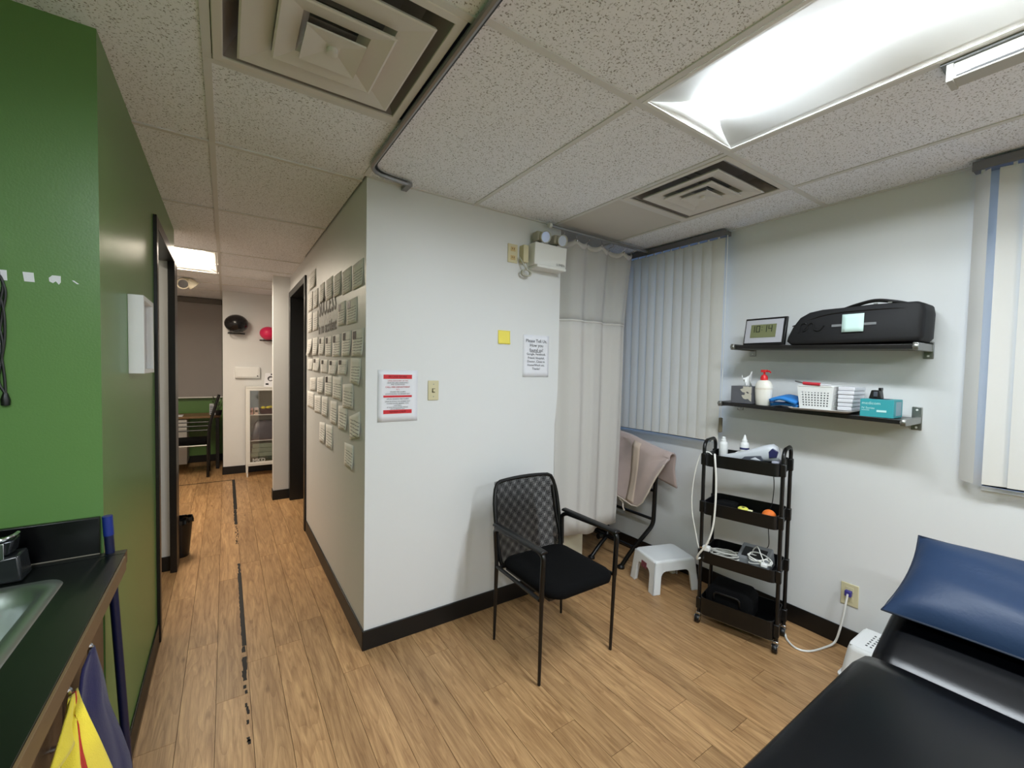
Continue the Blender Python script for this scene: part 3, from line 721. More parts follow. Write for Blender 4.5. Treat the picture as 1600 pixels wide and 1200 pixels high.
WD = {'S': .62, 'U': .70, 'C': .66, 'E': .60, 'i': .27, 's': .50, 'n': .58, 'o': .60, 'a': .56, 'c': .54, 'd': .60, 'e': .56, 't': .36, ' ': .34}
def letters(st, size, y, z, total):
    w = sum(WD[c_] for c_ in st); k = total/w; y -= 0
    for c_ in st:
        if c_ != ' ': text('letter', c_, size, (XC-.002, y-WD[c_]*k/2, z), (0, -1, 0), (0, 0, 1), LET, sg, bold=.003, sx=k/size*1.0)
        y -= WD[c_]*k
letters('SUCCESS', .185, 3.62, 1.955, .64)
letters('is no accident', .110, 3.63, 1.80, .64)

# ------------------------------------------------------------------ wall B: socket, cord
so = thing('wall_socket', (XB, .871, .30), 'ivory wall socket with a purple plug low on the right wall', 'socket')
MB().box(XB-.006, XB, .830, .912, .240, .364).build('plate', IVORY, so, bevel=.003)
for z in (.275, .330): MB().box(XB-.0075, XB-.005, .853, .889, z-.014, z+.014).build('socket_face', IVORY, so, bevel=.002)
pw = thing('white_power_cord', (2.7, 1.0, 0), 'white power cord running from the low socket along the floor to the cart', 'cord')
b = MB(); b.box(XB-.030, XB-.007, .857, .888, .296, .328); b.build('plug', M('purple_plug', (58, 52, 130), .45), pw, bevel=.004)
b = MB(); b.tube(spline([(2.862, .872, .312), (2.855, .878, .25), (2.852, .884, .19), (2.845, .894, .11), (2.83, .91, .03), (2.77, .935, .006), (2.658, .967, .006), (2.622, 1.016, .006), (2.655, 1.075, .006), (2.70, 1.11, .012), (2.72, 1.13, .06)], 8), .0055, 8)
b.build('cable', WCABLE, pw, smooth=True)

# ------------------------------------------------------------------ mesh-back guest chair
ch = thing('guest_chair', (1.495, 1.77, 0), 'black mesh-back armchair with thin metal legs against the white wall', 'chair')
xl, xr = 1.245, 1.745
# seat cushion
rings = []
for z, ins, dz in ((.415, .02, 0), (.425, .004, 0), (.445, .0, 0), (.463, .012, 0), (.470, .05, 0)):
    r = []
    for (x, y, _) in rrect(1.275+ins, 1.715-ins, 1.525+ins, 1.985-ins, .07-ins*.3, 0, 6):
        bow = -.035*(1-((x-1.495)/.22)**2) if y < 1.6 else 0
        r.append((x, y+bow, z+.010*((1.75-y)/.25 < -1.2)))
    rings.append(r)
MB().loops(rings).build('seat', BLKCLOTH, ch, smooth=True, sharp=60)
MB().box(1.30, 1.69, 1.57, 1.96, .395, .416).build('seat_pan', BLACK, ch, bevel=.006)
for x in (xl, xr):
    sx = 1 if x == xr else -1
    p = rpath([(x-sx*.005, 1.572, .002), (x, 1.560, .46), (x, 1.552, .643), (x, 1.60, .655), (x, 1.96, .640), (x-sx*.006, 1.995, .62), (x-sx*.012, 1.985, .45)], .05, 6)
    k = len(p)
    MB().tube(p, [.008+.005*min(1, i/2) for i in range(k)], 10).build('leg', BLKMETAL, ch, smooth=True)
    p = rpath([(x-sx*.004, 1.985, .002), (x-sx*.012, 1.985, .45), (x-sx*.03, 2.025, .62), (x-sx*.04, 2.055, .80)], .06, 6)
    MB().tube(p, [.007]+[.012]*(len(p)-1), 10).build('leg', BLKMETAL, ch, smooth=True)
    b = MB(); b.loops([[(x+dx, y, .652+dz) for dx, dz in ((-.02, .0), (-.022, .008), (-.012, .016), (.012, .016), (.022, .008), (.02, .0))] for y in (1.545, 1.56, 1.75, 1.96, 1.985)])
    b.build('armrest', BLACK, ch, bevel=.004)
    MB().tube([(x-sx*.0, 1.575, .42), (x-sx*.01, 1.975, .42)], .010, 8).build('side_rail', BLKMETAL, ch, smooth=True)
MB().tube([(xl+.01, 1.975, .41), (xr-.01, 1.975, .41)], .010, 8).build('cross_rail', BLKMETAL, ch, smooth=True)
def backpt(u, v):
    # u across, v up
    hw = .215+.018*math.sin(v*PI*.9)-.012*(v > .9)
    x = 1.502+(u-.5)*2*hw; z = .405+.470*v-.010*(2*u-1)**2*v
    y = 1.985+.085*v**1.3+.03*(1-(2*u-1)**2)*(.4+.6*math.sin(v*PI))
    return Vector((x, y, z))
MB().surf(lambda u, v: backpt(u, v), 14, 14).build('mesh_back', net('chair_net_front', .0060, 0), ch, smooth=True)
MB().surf(lambda u, v: backpt(u, v)+Vector((0, .014, 0)), 14, 14).build('mesh_back', net('chair_net_rear', .0066, .11), ch, smooth=True)
loop = [backpt(i/12, 1) for i in range(13)]+[backpt(1, 1-i/12) for i in range(1, 13)]+[backpt(1-i/12, 0) for i in range(1, 13)]+[backpt(0, i/12) for i in range(1, 12)]
lp = []
for i, q in enumerate(loop):
    a, c = loop[i-1], loop[(i+1) % len(loop)]; lp.append(q*.5+a*.25+c*.25)
MB().tube(lp, .011, 8, closed=True).build('back_frame', BLACK, ch, smooth=True)

# ------------------------------------------------------------------ rolling cart
cart_c = Vector((2.365, 1.45, 0))+Vector((.238, -.971, 0))*.1955+Vector((.971, .238, 0))*.145
CX = Matrix.Translation(cart_c) @ Matrix(((.238, .971, 0, 0), (-.971, .238, 0, 0), (0, 0, 1, 0), (0, 0, 0, 1)))   # local x: along the width (left to right), local y: towards the wall
ct = thing('rolling_cart', cart_c, 'black four-tier rolling cart below the wall shelves', 'cart')
hw_, hd = .195, .135
for tz, zb in ((1.040, .968), (.752, .678), (.452, .385), (.170, .068)):
    b = MB(CX); t_ = .004; n = 4
    outer = lambda z, i=0: rrect(-hw_+i, hw_-i, -hd+i, hd-i, .03, z, n)
    b.loops([outer(zb+.004, .012), outer(zb), outer(tz-.003), outer(tz), outer(tz, t_), outer(zb+.008, t_), outer(zb+.006, .02)])
    b.build('tray', BLKMETAL, ct, smooth=True, sharp=35)
for sx in (-1, 1):
    x = sx*(hw_+.010)
    MB(CX).tube(rpath([(x, -.105, .055), (x, -.105, 1.085), (x, -.07, 1.112), (x, .07, 1.112), (x, .105, 1.085), (x, .105, .055)], .05, 6), .0105, 10).build('side_frame', BLKMETAL, ct, smooth=True)
    for y in (-.105, .105):
        for z in (1.004, .715, .418, .12): MB(CX).box(x-.014, x+.014, y-.014, y+.014, z-.035, z+.035).build('clip', BLACK, ct, bevel=.004)
        w = MB(CX).box(x-.012, x+.012, y-.012, y+.012, .044, .062).build('caster', CHROME, ct, bevel=.003)
        MB(CX).lathe((x-.006, y-.012, .024), [(.006, -.008), (.022, -.008), (.024, -.004), (.024, .012), (.022, .016), (.006, .016)], 16, axis='x').build('wheel', BLACK, w, smooth=True)
        MB(CX).box(x-.018, x-.014, y-.028, y+.008, .02, .046).build('fork', CHROME, w, bevel=.002)
        MB(CX).box(x+.010, x+.014, y-.028, y+.008, .02, .046).build('fork', CHROME, w, bevel=.002)
MB(CX).tube([(-hw_, -.105, .056), (hw_, -.105, .056)], .006, 8).build('bottom_rail', STEEL, ct, smooth=True)

def loc(x, y, z): return CX @ Vector((x, y, z))
# squeeze bottles
def squeeze(label, x, y, z, tall, band):
    t = thing('squeeze_bottle', loc(x, y, z), label, 'bottle', 'bottles on the cart')
    MB(CX).lathe((x, y, z), [(.0, 0), (.024, 0), (.026, .004), (.026, .075), (.022, .088), (.014, .094), (.0, .094)], 18).build('body', WPLAST, t, smooth=True)
    MB(CX).lathe((x, y, z+.092), [(.016, 0), (.016, .012), (.012, .016), (.004, .045) if tall else (.011, .03), (.0, .046) if tall else (.0, .031)], 14).build('cap', WPLAST, t, smooth=True)
    if band: MB(CX).lathe((x, y, z+.048), [(.0264, 0), (.0264, .012)], 18).build('label_band', M('navy_print', (52, 54, 104), .5), t, smooth=True)
squeeze('small white bottle with a pointed nozzle and navy band on the cart', -.035, .095, 1.012, True, True)
squeeze('small white bottle with a stubby cap in the rear left corner of the cart', -.155, .095, 1.0, False, False)
# handheld therapy device
dv = thing('therapy_device', loc(.06, -.02, 1.0), 'silver and navy handheld therapy device lying in the top cart tray', 'device')
SIL = M('silver_plastic', (196, 200, 206), .35); NAVY = M('navy_plastic', (40, 42, 86), .4); DGREY = M('slate_plastic', (74, 78, 88), .4)
secs = [(-.135, .02, .010, 1.005), (-.10, .028, .016, 1.016), (-.03, .036, .024, 1.03), (.04, .042, .034, 1.05), (.10, .046, .045, 1.068), (.145, .045, .048, 1.078), (.165, .038, .036, 1.078)]
rings = []
for (x, wy, wz, zc) in secs: rings.append([(x+(-.012*math.sin(a)), wy*math.copysign(abs(math.cos(a))**.7, math.cos(a)), zc+wz*math.copysign(abs(math.sin(a))**.7, math.sin(a))) for a in [2*PI*i/20 for i in range(20)]])
MB(CX).loops(rings).build('shell', SIL, dv, smooth=True, sharp=70)
MB(CX).prism([(-.03, 1.012), (.03, 1.008), (.10, 1.03), (.085, 1.058), (.0, 1.04)], 'y', -.047, -.030).build('side_inlay', DGREY, dv, bevel=.004)
MB(CX).prism([(.03, 1.030), (.055, 1.045), (.085, 1.03), (.06, 1.028)], 'y', -.051, -.044).build('emblem', SIL, dv, bevel=.002)
MB(CX).prism([(.125, 1.05), (.162, 1.058), (.168, 1.09), (.14, 1.108), (.122, 1.085)], 'y', -.050, -.03).build('end_window', NAVY, dv, bevel=.003)
MB(CX).box(-.06, .05, -.01, .05, 1.045, 1.052).build('handle_plate', WPLAST, dv, bevel=.003)
MB(CX).box(.135, .172, -.035, .035, .985, 1.035).build('dock', M('pale_grey_plastic', (170, 172, 186), .4), dv, bevel=.005)
# cables on the cart
c1 = tag(MB().tube(spline([(2.42, 1.40, .995), (2.385, 1.392, 1.044), (2.350, 1.37, 1.03), (2.352, 1.360, .905), (2.350, 1.358, .755), (2.348, 1.368, .621), (2.342, 1.397, .517), (2.340, 1.441, .446), (2.36, 1.465, .40), (2.42, 1.46, .405)], 8), .0055, 8).build('hanging_cable', WCABLE, smooth=True),
         'white cable hanging down the front of the cart from its top tray', 'cable')
c2 = tag(MB().tube(spline([(2.43, 1.42, 1.0), (2.411, 1.44, 1.045), (2.396, 1.485, 1.03), (2.385, 1.512, .925), (2.38, 1.526, .784), (2.382, 1.522, .665), (2.388, 1.50, .552), (2.394, 1.478, .46), (2.42, 1.45, .41)], 8), .0035, 8).build('thin_cable', WCABLE, smooth=True),
         'thin white cable looping out beside the left end of the cart', 'cable')
# second tray
t = thing('orange_ball', loc(.135, -.045, .685), 'small orange ball in the second cart tray', 'ball')
MB(CX).ball((.135, -.04, .722), .036, 20, 12).build('shell', M('orange_rubber', (236, 120, 40), .6), t, smooth=True)
MB(CX).lathe((.135, -.04, .722), [(.0363, -.0015), (.0363, .0015)], 20).build('seam', M('dark_orange', (150, 70, 24), .6), t)
t = thing('tape_measure', loc(.0, -.04, .685), 'small yellow tape measure in the second cart tray', 'tape measure')
MB(CX).lathe((.0, -.03, .684), [(0, 0), (.026, 0), (.028, .004), (.028, .048), (.022, .053), (0, .053)], 18).build('case', M('yellow_plastic', (226, 222, 92), .5), t, smooth=True)
MB(CX).box(.02, .05, -.04, -.02, .69, .73).build('tab', M('pale_yellow', (230, 228, 180), .5), t, bevel=.003)
MB(CX).lathe((.0, -.03, .7372), [(.008, 0), (.008, .002)], 12).build('button', BLACK, t)
t = thing('black_pouch', loc(-.10, .02, .685), 'black zipped pouch at the left of the second cart tray', 'pouch')
MB(CX).loops([rrect(-.165+i, -.04-i, -.05+i, .08-i, .02, z) for z, i in ((.684, .008), (.70, 0), (.73, .004), (.738, .02))]).build('body', BLKCLOTH, t, smooth=True)
MB(CX).tube([(-.155, -.051, .715), (-.05, -.051, .715)], .002, 6).build('zipper', STEEL, t)
# third tray
def coil(label, cx, cy, cz, a, b_, turns, r, mt, seed):
    rr = random.Random(seed); pts = []
    for i in range(turns*10):
        an = i/10*2*PI; k = i/(turns*10)
        pts.append((cx+a*math.cos(an)*(.85+.25*rr.random()), cy+b_*math.sin(an)*(.8+.3*rr.random()), cz+.035*k+.012*math.sin(an*1.3)+.01*rr.random()))
    return tag(MB(CX).tube(spline(pts, 3), r, 6).build('cable_coil', mt, smooth=True), label, 'cable')
coil('coiled pale grey cable bundle in the left of the third cart tray', -.085, -.035, .405, .085, .05, 5, .0045, M('pale_grey_cable', (186, 184, 176), .5), 4)
t = thing('white_plug', loc(-.17, -.1, .44), 'white plug end hanging over the left rim of the third cart tray', 'plug')
MB(CX).box(-.192, -.150, -.130, -.095, .452, .482).build('plug_body', WPLAST, t, bevel=.006)
for d in (-.006, .006): MB(CX).box(-.206, -.190, -.113+d-.001, -.113+d+.001, .462, .470).build('prong', CHROME, t)
t = thing('control_box', loc(.06, .03, .392), 'grey control box under tangled leads in the third cart tray', 'device')
MB(CX).hexa([(-.03, -.06, .392), (.15, -.06, .392), (.15, .11, .392), (-.03, .11, .392)], [(-.02, -.05, .45), (.14, -.05, .45), (.14, .10, .49), (-.02, .10, .49)]).build('case', GREYPL, t, bevel=.006)
MB(CX).hexa([(.0, -.03, .456), (.12, -.03, .456), (.12, .06, .479), (.0, .06, .479)], [(.0, -.03, .459), (.12, -.03, .459), (.12, .06, .482), (.0, .06, .482)]).build('screen', BLACK, t)
coil('tangled white electrode leads in the right of the third cart tray', .10, -.05, .44, .06, .045, 4, .0035, WCABLE, 9)
t = thing('lead_connector', loc(.13, -.1, .45), 'white lead connector over the front rim of the third cart tray', 'connector')
MB(CX).box(.118, .150, -.118, -.098, .450, .470).build('body', WPLAST, t, bevel=.004)
MB(CX).tube(spline([(.134, -.10, .468), (.11, -.07, .50), (.085, -.04, .53), (.06, -.02, .50), (.05, .0, .46)]), .003, 6).build('lead', WCABLE, t, smooth=True)
# bottom tray
t = thing('black_bag', loc(-.03, .0, .08), 'soft black bag lying in the bottom cart tray', 'bag')
MB(CX).loops([rrect(-.175+i, .075-i, -.105+i, .11-i, .03, z, 4) for z, i in ((.076, .01), (.10, 0), (.20, .0), (.235, .02), (.245, .05))]).build('body', BLKCLOTH, t, smooth=True)
MB(CX).tube(rpath([(-.12, -.106, .17), (-.12, -.114, .22), (.02, -.114, .22), (.02, -.106, .17)], .03), .006, 8).build('strap', BLACK, t, smooth=True)
tag(MB(CX).tube(spline([(.12, .10, .96), (.125, .12, .86), (.118, .12, .75), (.10, .11, .70)], 6), .0025, 6).build('black_lead', BCABLE, smooth=True), 'thin black lead dangling between the upper cart trays', 'cable')
tag(MB(CX).tube(spline([(.11, .10, .68), (.105, .12, .60), (.11, .12, .50), (.09, .10, .47)], 6), .0025, 6).build('black_lead', BCABLE, smooth=True), 'thin black lead dangling between the middle cart trays', 'cable')

# ------------------------------------------------------------------ white step stool
a = math.atan2(-.315, .949)
SX = Matrix.Translation((2.625, 1.885, 0)) @ Matrix.Rotation(a, 4, 'Z')
stl = thing('step_stool', (2.625, 1.885, 0), 'low white plastic step stool beside the cart', 'stool')
SW = M('stool_plastic', (230, 232, 233), .38)
L_, D_, HT = .185, .145, .225
def flare(z): return 1.0-.13*(z/HT)
def side(ax, sgn):
    hw, hd2 = (L_, D_) if ax == 'x' else (D_, L_)
    lw = .058; pts = [(-hw, 0), (-hw, HT-.01), (hw, HT-.01), (hw, 0), (hw-lw, 0), (hw-lw-.004, .11)]
    pts += [(hw-lw-.044+.04*math.cos(t_*PI/2), .11+.04*math.sin(t_*PI/2)) for t_ in (.25, .5, .75, 1)]
    pts += [(-(hw-lw-.044+.04*math.cos(t_*PI/2)), .11+.04*math.sin(t_*PI/2)) for t_ in (1, .75, .5, .25)]
    pts += [(-(hw-lw-.004), .11), (-(hw-lw), 0)]
    b = MB(SX); vs = []
    for off in (0, .010):
        for (q, z) in pts:
            s_ = flare(z); d = (hd2*s_-off)*sgn
            vs.append((q*s_, d, z) if ax == 'x' else (d, q*s_, z))
    n = len(pts); fs = [tuple(range(n)), tuple(range(n, 2*n))[::-1]]+[(i, (i+1) % n, n+(i+1) % n, n+i) for i in range(n)]
    b.add(vs, fs); b.build('side_panel', SW, stl, bevel=.003)
for ax in 'xy':
    for s in (-1, 1): side(ax, s)
k = .87
MB(SX).loops([rrect(-L_*k-.002+i, L_*k+.002-i, -D_*k-.002+i, D_*k+.002-i, .03, z) for z, i in ((HT-.022, 0), (HT-.008, 0), (HT-.001, .006), (HT, .016))]).build('seat_plate', SW, stl, smooth=True, sharp=50)
for sx in (-1, 1):
    for sy in (-1, 1):
        rg = []
        for z in (0, .1, HT-.015):
            f_ = flare(z); cx_, cy_ = sx*(L_*f_-.024), sy*(D_*f_-.024)
            rg.append([(cx_+.0225*math.cos(t_), cy_+.0225*math.sin(t_), z) for t_ in [2*PI*i/14 for i in range(14)]])
        MB(SX).loops(rg).build('leg', SW, stl, smooth=True)
MB(SX).hexa([(-.1735, .025, .135), (-.1735, -.035, .135), (-L_*.90+.004, -.035, .135), (-L_*.90+.004, .025, .135)],
            [(-.1692, .025, .175), (-.1692, -.035, .175), (-L_*.88+.004, -.035, .175), (-L_*.88+.004, .025, .175)]).build('sticker', M('stool_sticker', (120, 60, 70), .5, var=.7, vscale=70), stl)

# ------------------------------------------------------------------ towel-draped frame behind the curtain
fr = thing('treatment_table', (2.66, 2.6, 0), 'black tubular treatment table frame behind the curtain', 'table')
for (x, s) in ((2.70, 1),):
    MB().tube(rpath([(2.70, 2.03, .93), (2.70, 2.045, .36), (2.60, 2.16, .14), (2.535, 2.205, .012)], .05, 6), .016, 10).build('leg', BLKMETAL, fr, smooth=True)
    MB().tube(rpath([(2.70, 3.30, .93), (2.70, 3.28, .36), (2.60, 3.17, .14), (2.535, 3.12, .012)], .05, 6), .016, 10).build('leg', BLKMETAL, fr, smooth=True)
MB().tube(rpath([(2.66, 2.50, .40), (2.66, 2.46, .15), (2.56, 2.45, .10), (2.46, 2.45, .012)], .06, 6), .016, 10).build('leg', BLKMETAL, fr, smooth=True)
MB().tube([(2.70, 2.04, .40), (2.70, 3.29, .40)], .012, 8).build('rail', BLKMETAL, fr, smooth=True)
MB().tube([(2.70, 2.03, .62), (2.70, 3.30, .62)], .012, 8).build('rail', BLKMETAL, fr, smooth=True)
MB().tube([(2.62, 2.14, .16), (2.62, 3.2, .16)], .012, 8).build('rail', BLKMETAL, fr, smooth=True)
MB().lathe((2.535, 2.205, 0), [(.0, 0), (.028, 0), (.028, .014), (.016, .026), (0, .026)], 14).build('foot', BLACK, fr, smooth=True)
MB().lathe((2.46, 2.45, 0), [(.0, 0), (.028, 0), (.028, .014), (.016, .026), (0, .026)], 14).build('foot', BLACK, fr, smooth=True)
MB().lathe((2.55, 2.45, .165), [(.0, -.02), (.022, -.02), (.022, .02), (0, .02)], 14, axis='x').build('knob', BLACK, fr, smooth=True)
MB().loops([rrect(2.62+i, 2.74-i, 2.45+i, 3.34-i, .03, z) for z, i in ((.90, .012), (.91, 0), (.945, 0), (.955, .012))]).build('pad', VINYL, fr, smooth=True)
# towel folded over the end of the table: a bowed sheet with front flap, roll and rear flap
TOW = M('dusty_pink_towel', (182, 163, 158), .95, bump=.7, bscale=500, var=.06, vscale=20, sheen=.3)
tw = thing('towel', (2.68, 2.1, .96), 'dusty pink towel draped over the black table frame by the window wall', 'towel')
def tf(u, v, off=0.):
    # v from the front hem up over the top to the rear hem; u along the wall, towards the camera
    s = 2.40+(1.88-2.40)*u
    hz = [.62, .60, .56, .53, .51, .495, .50, .55, .64, .76, .86]; q_ = u*10; i_ = min(9, int(q_)); hem = hz[i_]+(hz[i_+1]-hz[i_])*(q_-i_)
    if v < .62:
        k = v/.62; z = hem+(1.0-.10*u-hem)*k
        x = 2.635-off-.045*(1-k)-.012*math.sin(u*11)*(1-k)
        y = s+.05*(1-k)*(1-u*.9)
    elif v < .74:
        k = (v-.62)/.12*PI; z = 1.0-.10*u+.038*math.sin(k)+off; x = 2.635+.04-.04*math.cos(k)*(1+off*8); y = s
    else:
        k = (v-.74)/.26; z = 1.0-.10*u-k*(.20+.02*u); x = 2.715+off+.02*k; y = s+.01*math.sin(k*4)
    w_ = .010*math.sin(u*8+v*5)+.006*math.sin(u*17-v*9); k_ = 1 if v < .62 else .3
    return (x-(w_+.006)*k_, y, z+.006*math.sin(u*6)*(v > .5))
MB().surf(lambda u, v: tf(u, v), 30, 46).build('cloth', TOW, tw, smooth=True, solid=.012)
MB().surf(lambda u, v: tf(.40+.13*u, .02+.62*v, .008), 3, 24).build('woven_band', M('towel_band', (196, 178, 164), .9, bump=.4, bscale=700), tw, smooth=True, solid=.004)
MB().tube([tf(u_/20, 0.0, .004) for u_ in range(21)], .006, 6).build('hem', M('towel_hem', (206, 194, 182), .9), tw, smooth=True)
MB().tube(spline([(2.60, 2.27, .56), (2.585, 2.28, .52), (2.60, 2.262, .49), (2.59, 2.25, .46), (2.60, 2.245, .43)]), .006, 6).build('loose_tie', M('towel_hem', (206, 194, 182)), tw, smooth=True)
t = thing('cream_cabinet', (2.16, 2.6, 0), 'cream cabinet standing low behind the curtain hem', 'cabinet')
MB().box(2.06, 2.36, 2.46, 2.80, .03, .62).build('body', M('cream_laminate', (214, 208, 186), .5), t, bevel=.004)
MB().box(2.07, 2.35, 2.442, 2.46, .05, .60).build('door', M('cream_laminate', (214, 208, 186)), t, bevel=.003)
MB().box(2.08, 2.34, 2.48, 2.78, .0, .03).build('plinth', BLACK, t)

# ------------------------------------------------------------------ shelves
def shelf(label, ya, yb, za, zb, grooved):
    t = thing('wall_shelf', (XB, (ya+yb)/2, (za+zb)/2), label, 'shelf', 'black wall shelves')
    th = .022; x0, x1 = 2.655, XB-.012
    def bx(x0, x1, ya_, yb_, d0, d1):
        f = lambda y: za+(zb-za)*(y-ya)/(yb-ya)
        return MB().hexa([(x0, ya_, f(ya_)+d0), (x1, ya_, f(ya_)+d0), (x1, yb_, f(yb_)+d0), (x0, yb_, f(yb_)+d0)],
                         [(x0, ya_, f(ya_)+d1), (x1, ya_, f(ya_)+d1), (x1, yb_, f(yb_)+d1), (x0, yb_, f(yb_)+d1)])
    if grooved:
        w = (x1-x0)/2
        for i in range(2): bx(x0+i*w+.002, x0+(i+1)*w-.002, ya+.02, yb-.02, -th, 0).build('board', M('black_shelf_laminate', (24, 21, 21), .35), t, bevel=.002)
    else: bx(x0, x1, ya+.02, yb-.02, -th, 0).build('board', M('black_shelf_laminate', (24, 21, 21), .35), t, bevel=.002)
    for y in (ya, yb-.022):
        bk = bx(x0-.014, XB-.004, y, y+.022, -th-.006, .008 if not grooved else .004).build('bracket', STEEL, t, bevel=.003)
        z = za+(zb-za)*(y-ya)/(yb-ya)
        yy = y-.003 if y == ya else y-.015
        MB().box(XB-.006, XB, yy, yy+.04, z-.062, z+.055 if grooved else z+.02).build('wall_plate', STEEL, bk, bevel=.004)
        for zz in ((z-.048, z+.04) if grooved else (z-.048,)):
            MB().lathe((XB-.007, yy+.02, zz), [(.005, 0), (.005, -.002)], 10, axis='x').build('screw', WMETAL, bk)
        MB().lathe((x0-.016, y+.011, z-.010), [(.011, 0), (.011, -.003), (.006, -.006)], 14, axis='x').build('end_screw', STEEL, bk, smooth=True)
    return t
shelf('upper black wall shelf holding the clock and the bag', .585, 1.465, 1.676, 1.700, False)
shelf('lower black wall shelf holding the basket and the teal box', .615, 1.535, 1.318, 1.340, True)
def z1(y): return 1.676+(1.700-1.676)*(y-.585)/.88
def z2(y): return 1.318+(1.340-1.318)*(y-.615)/.92
# clock
cl = thing('digital_clock', (2.70, 1.295, z1(1.3)), 'silver and black digital clock showing 10:14 on the upper shelf', 'clock')
def CK(y, h, d=0.):   # clock face frame: leaning back
    return Vector((2.685+.030*h/.16-d, y, z1(1.295)+h))
def quad(y0, y1, h0, h1, d0, d1, name, mt, parent, by=0., **k):
    b = MB(); b.hexa([CK(y0, h0, d0), CK(y1, h0, d0), CK(y1, h0, d1), CK(y0, h0, d1)], [CK(y0+by, h1, d0), CK(y1-by, h1, d0), CK(y1-by, h1, d1), CK(y0+by, h1, d1)])
    return b.build(name, mt, parent, **k)
quad(1.175, 1.412, .0, .168, -.022, .0, 'case', BLACK, cl, bevel=.003)
quad(1.190, 1.404, .016, .157, .0, .004, 'face', M('silver_face', (190, 190, 198), .4, .3), cl, bevel=.001)
quad(1.226, 1.372, .048, .128, .004, .0055, 'screen', M('lcd_olive', (112, 116, 82), .35), cl)
SEG = {'1': 'bc', '0': 'abcdef', '4': 'fgbc'}
def seg(y, h, s, w=.018, hh=.036):
    R_ = dict(a=(0, hh, w, hh), g=(0, hh/2, w, hh/2), d=(0, 0, w, 0), f=(0, hh/2, 0, hh), e=(0, 0, 0, hh/2), b=(w, hh/2, w, hh), c=(w, 0, w, hh/2))
    b = MB()
    for q in s:
        x0, h0, x1, h1 = R_[q]; e = .0022
        b.hexa([CK(y-x0+e, h+h0-e, .0055), CK(y-x1-e, h+h0-e, .0055), CK(y-x1-e, h+h0-e, .0060), CK(y-x0+e, h+h0-e, .0060)],
               [CK(y-x0+e, h+h1+e, .0055), CK(y-x1-e, h+h1+e, .0055), CK(y-x1-e, h+h1+e, .0060), CK(y-x0+e, h+h1+e, .0060)])
    b.build('digit', M('lcd_ink', (24, 26, 20), .5), cl)
for y, c_ in ((1.368, '1'), (1.338, '0'), (1.298, '1'), (1.268, '4')): seg(y, .083, SEG[c_])
b = MB()
for h in (.092, .110): b.hexa([CK(1.308, h, .0055), CK(1.304, h, .0055), CK(1.304, h, .006), CK(1.308, h, .006)], [CK(1.308, h+.004, .0055), CK(1.304, h+.004, .0055), CK(1.304, h+.004, .006), CK(1.308, h+.004, .006)])
b.build('colon', M('lcd_ink', (24, 26, 20)), cl)
# duffel bag
bg = thing('carry_bag', (2.75, .86, z1(.86)), 'long black carry bag with a mint note on the upper shelf', 'bag')
NV = M('black_nylon', (6, 6, 10), .7, bump=.3, bscale=500, var=.15, vscale=8)
zb_ = z1(.86)-.004
prof = [(1.150, .03), (1.145, .055), (1.12, .11), (1.085, .16), (1.04, .185), (.98, .195), (.88, .196), (.76, .200), (.68, .198), (.60, .196), (.578, .185), (.572, .15), (.575, .03), (.59, .012), (.9, .010), (1.13, .012)]
rings = []
for x, s in ((2.648, .93), (2.655, .985), (2.68, 1.0), (2.80, 1.0), (2.85, .985), (2.86, .93)):
    rings.append([(x, .86+(y-.86)*s, zb_+.10+(h-.10)*s) for y, h in prof])
MB().loops(rings).build('body', NV, bg, smooth=True, sharp=60)
MB().tube(spline([(2.69, .90, zb_+.188), (2.67, .83, zb_+.205), (2.67, .76, zb_+.218), (2.67, .69, zb_+.205), (2.69, .64, zb_+.19)], 5), .009, 8).build('handle', BLACK, bg, smooth=True)
for y in (.755, .70): MB().box(2.658, 2.664, y-.008, y+.008, zb_+.198, zb_+.204).build('buckle', STEEL, bg)
MB().tube(spline([(2.654, 1.12, zb_+.115), (2.648, .95, zb_+.165), (2.648, .75, zb_+.172), (2.652, .60, zb_+.165)], 5), .003, 6).build('zipper', BLACK, bg)
MB().box(2.6445, 2.650, .745, .93, zb_+.098, zb_+.110).build('grey_strap', GREYPL, bg)
MB().tube(spline([(2.645, 1.085, zb_+.075), (2.645, 1.075, zb_+.12), (2.645, 1.05, zb_+.125), (2.645, 1.045, zb_+.095), (2.645, 1.065, zb_+.085), (2.645, 1.03, zb_+.125), (2.645, 1.015, zb_+.12), (2.645, 1.01, zb_+.09), (2.645, .985, zb_+.085), (2.645, .965, zb_+.11)], 5), .004, 6).build('embroidery', M('black_thread', (8, 8, 10), .9), bg, smooth=True)
mn = tag(MB().surf(lambda u, v: (2.643-.004*v, .884-.091*u, zb_+.158-.091*v), 4, 4).build('mint_note', M('mint_paper', (200, 228, 222), .7), smooth=True, solid=.0006), 'pale mint sticky note on the front of the black bag', 'note')
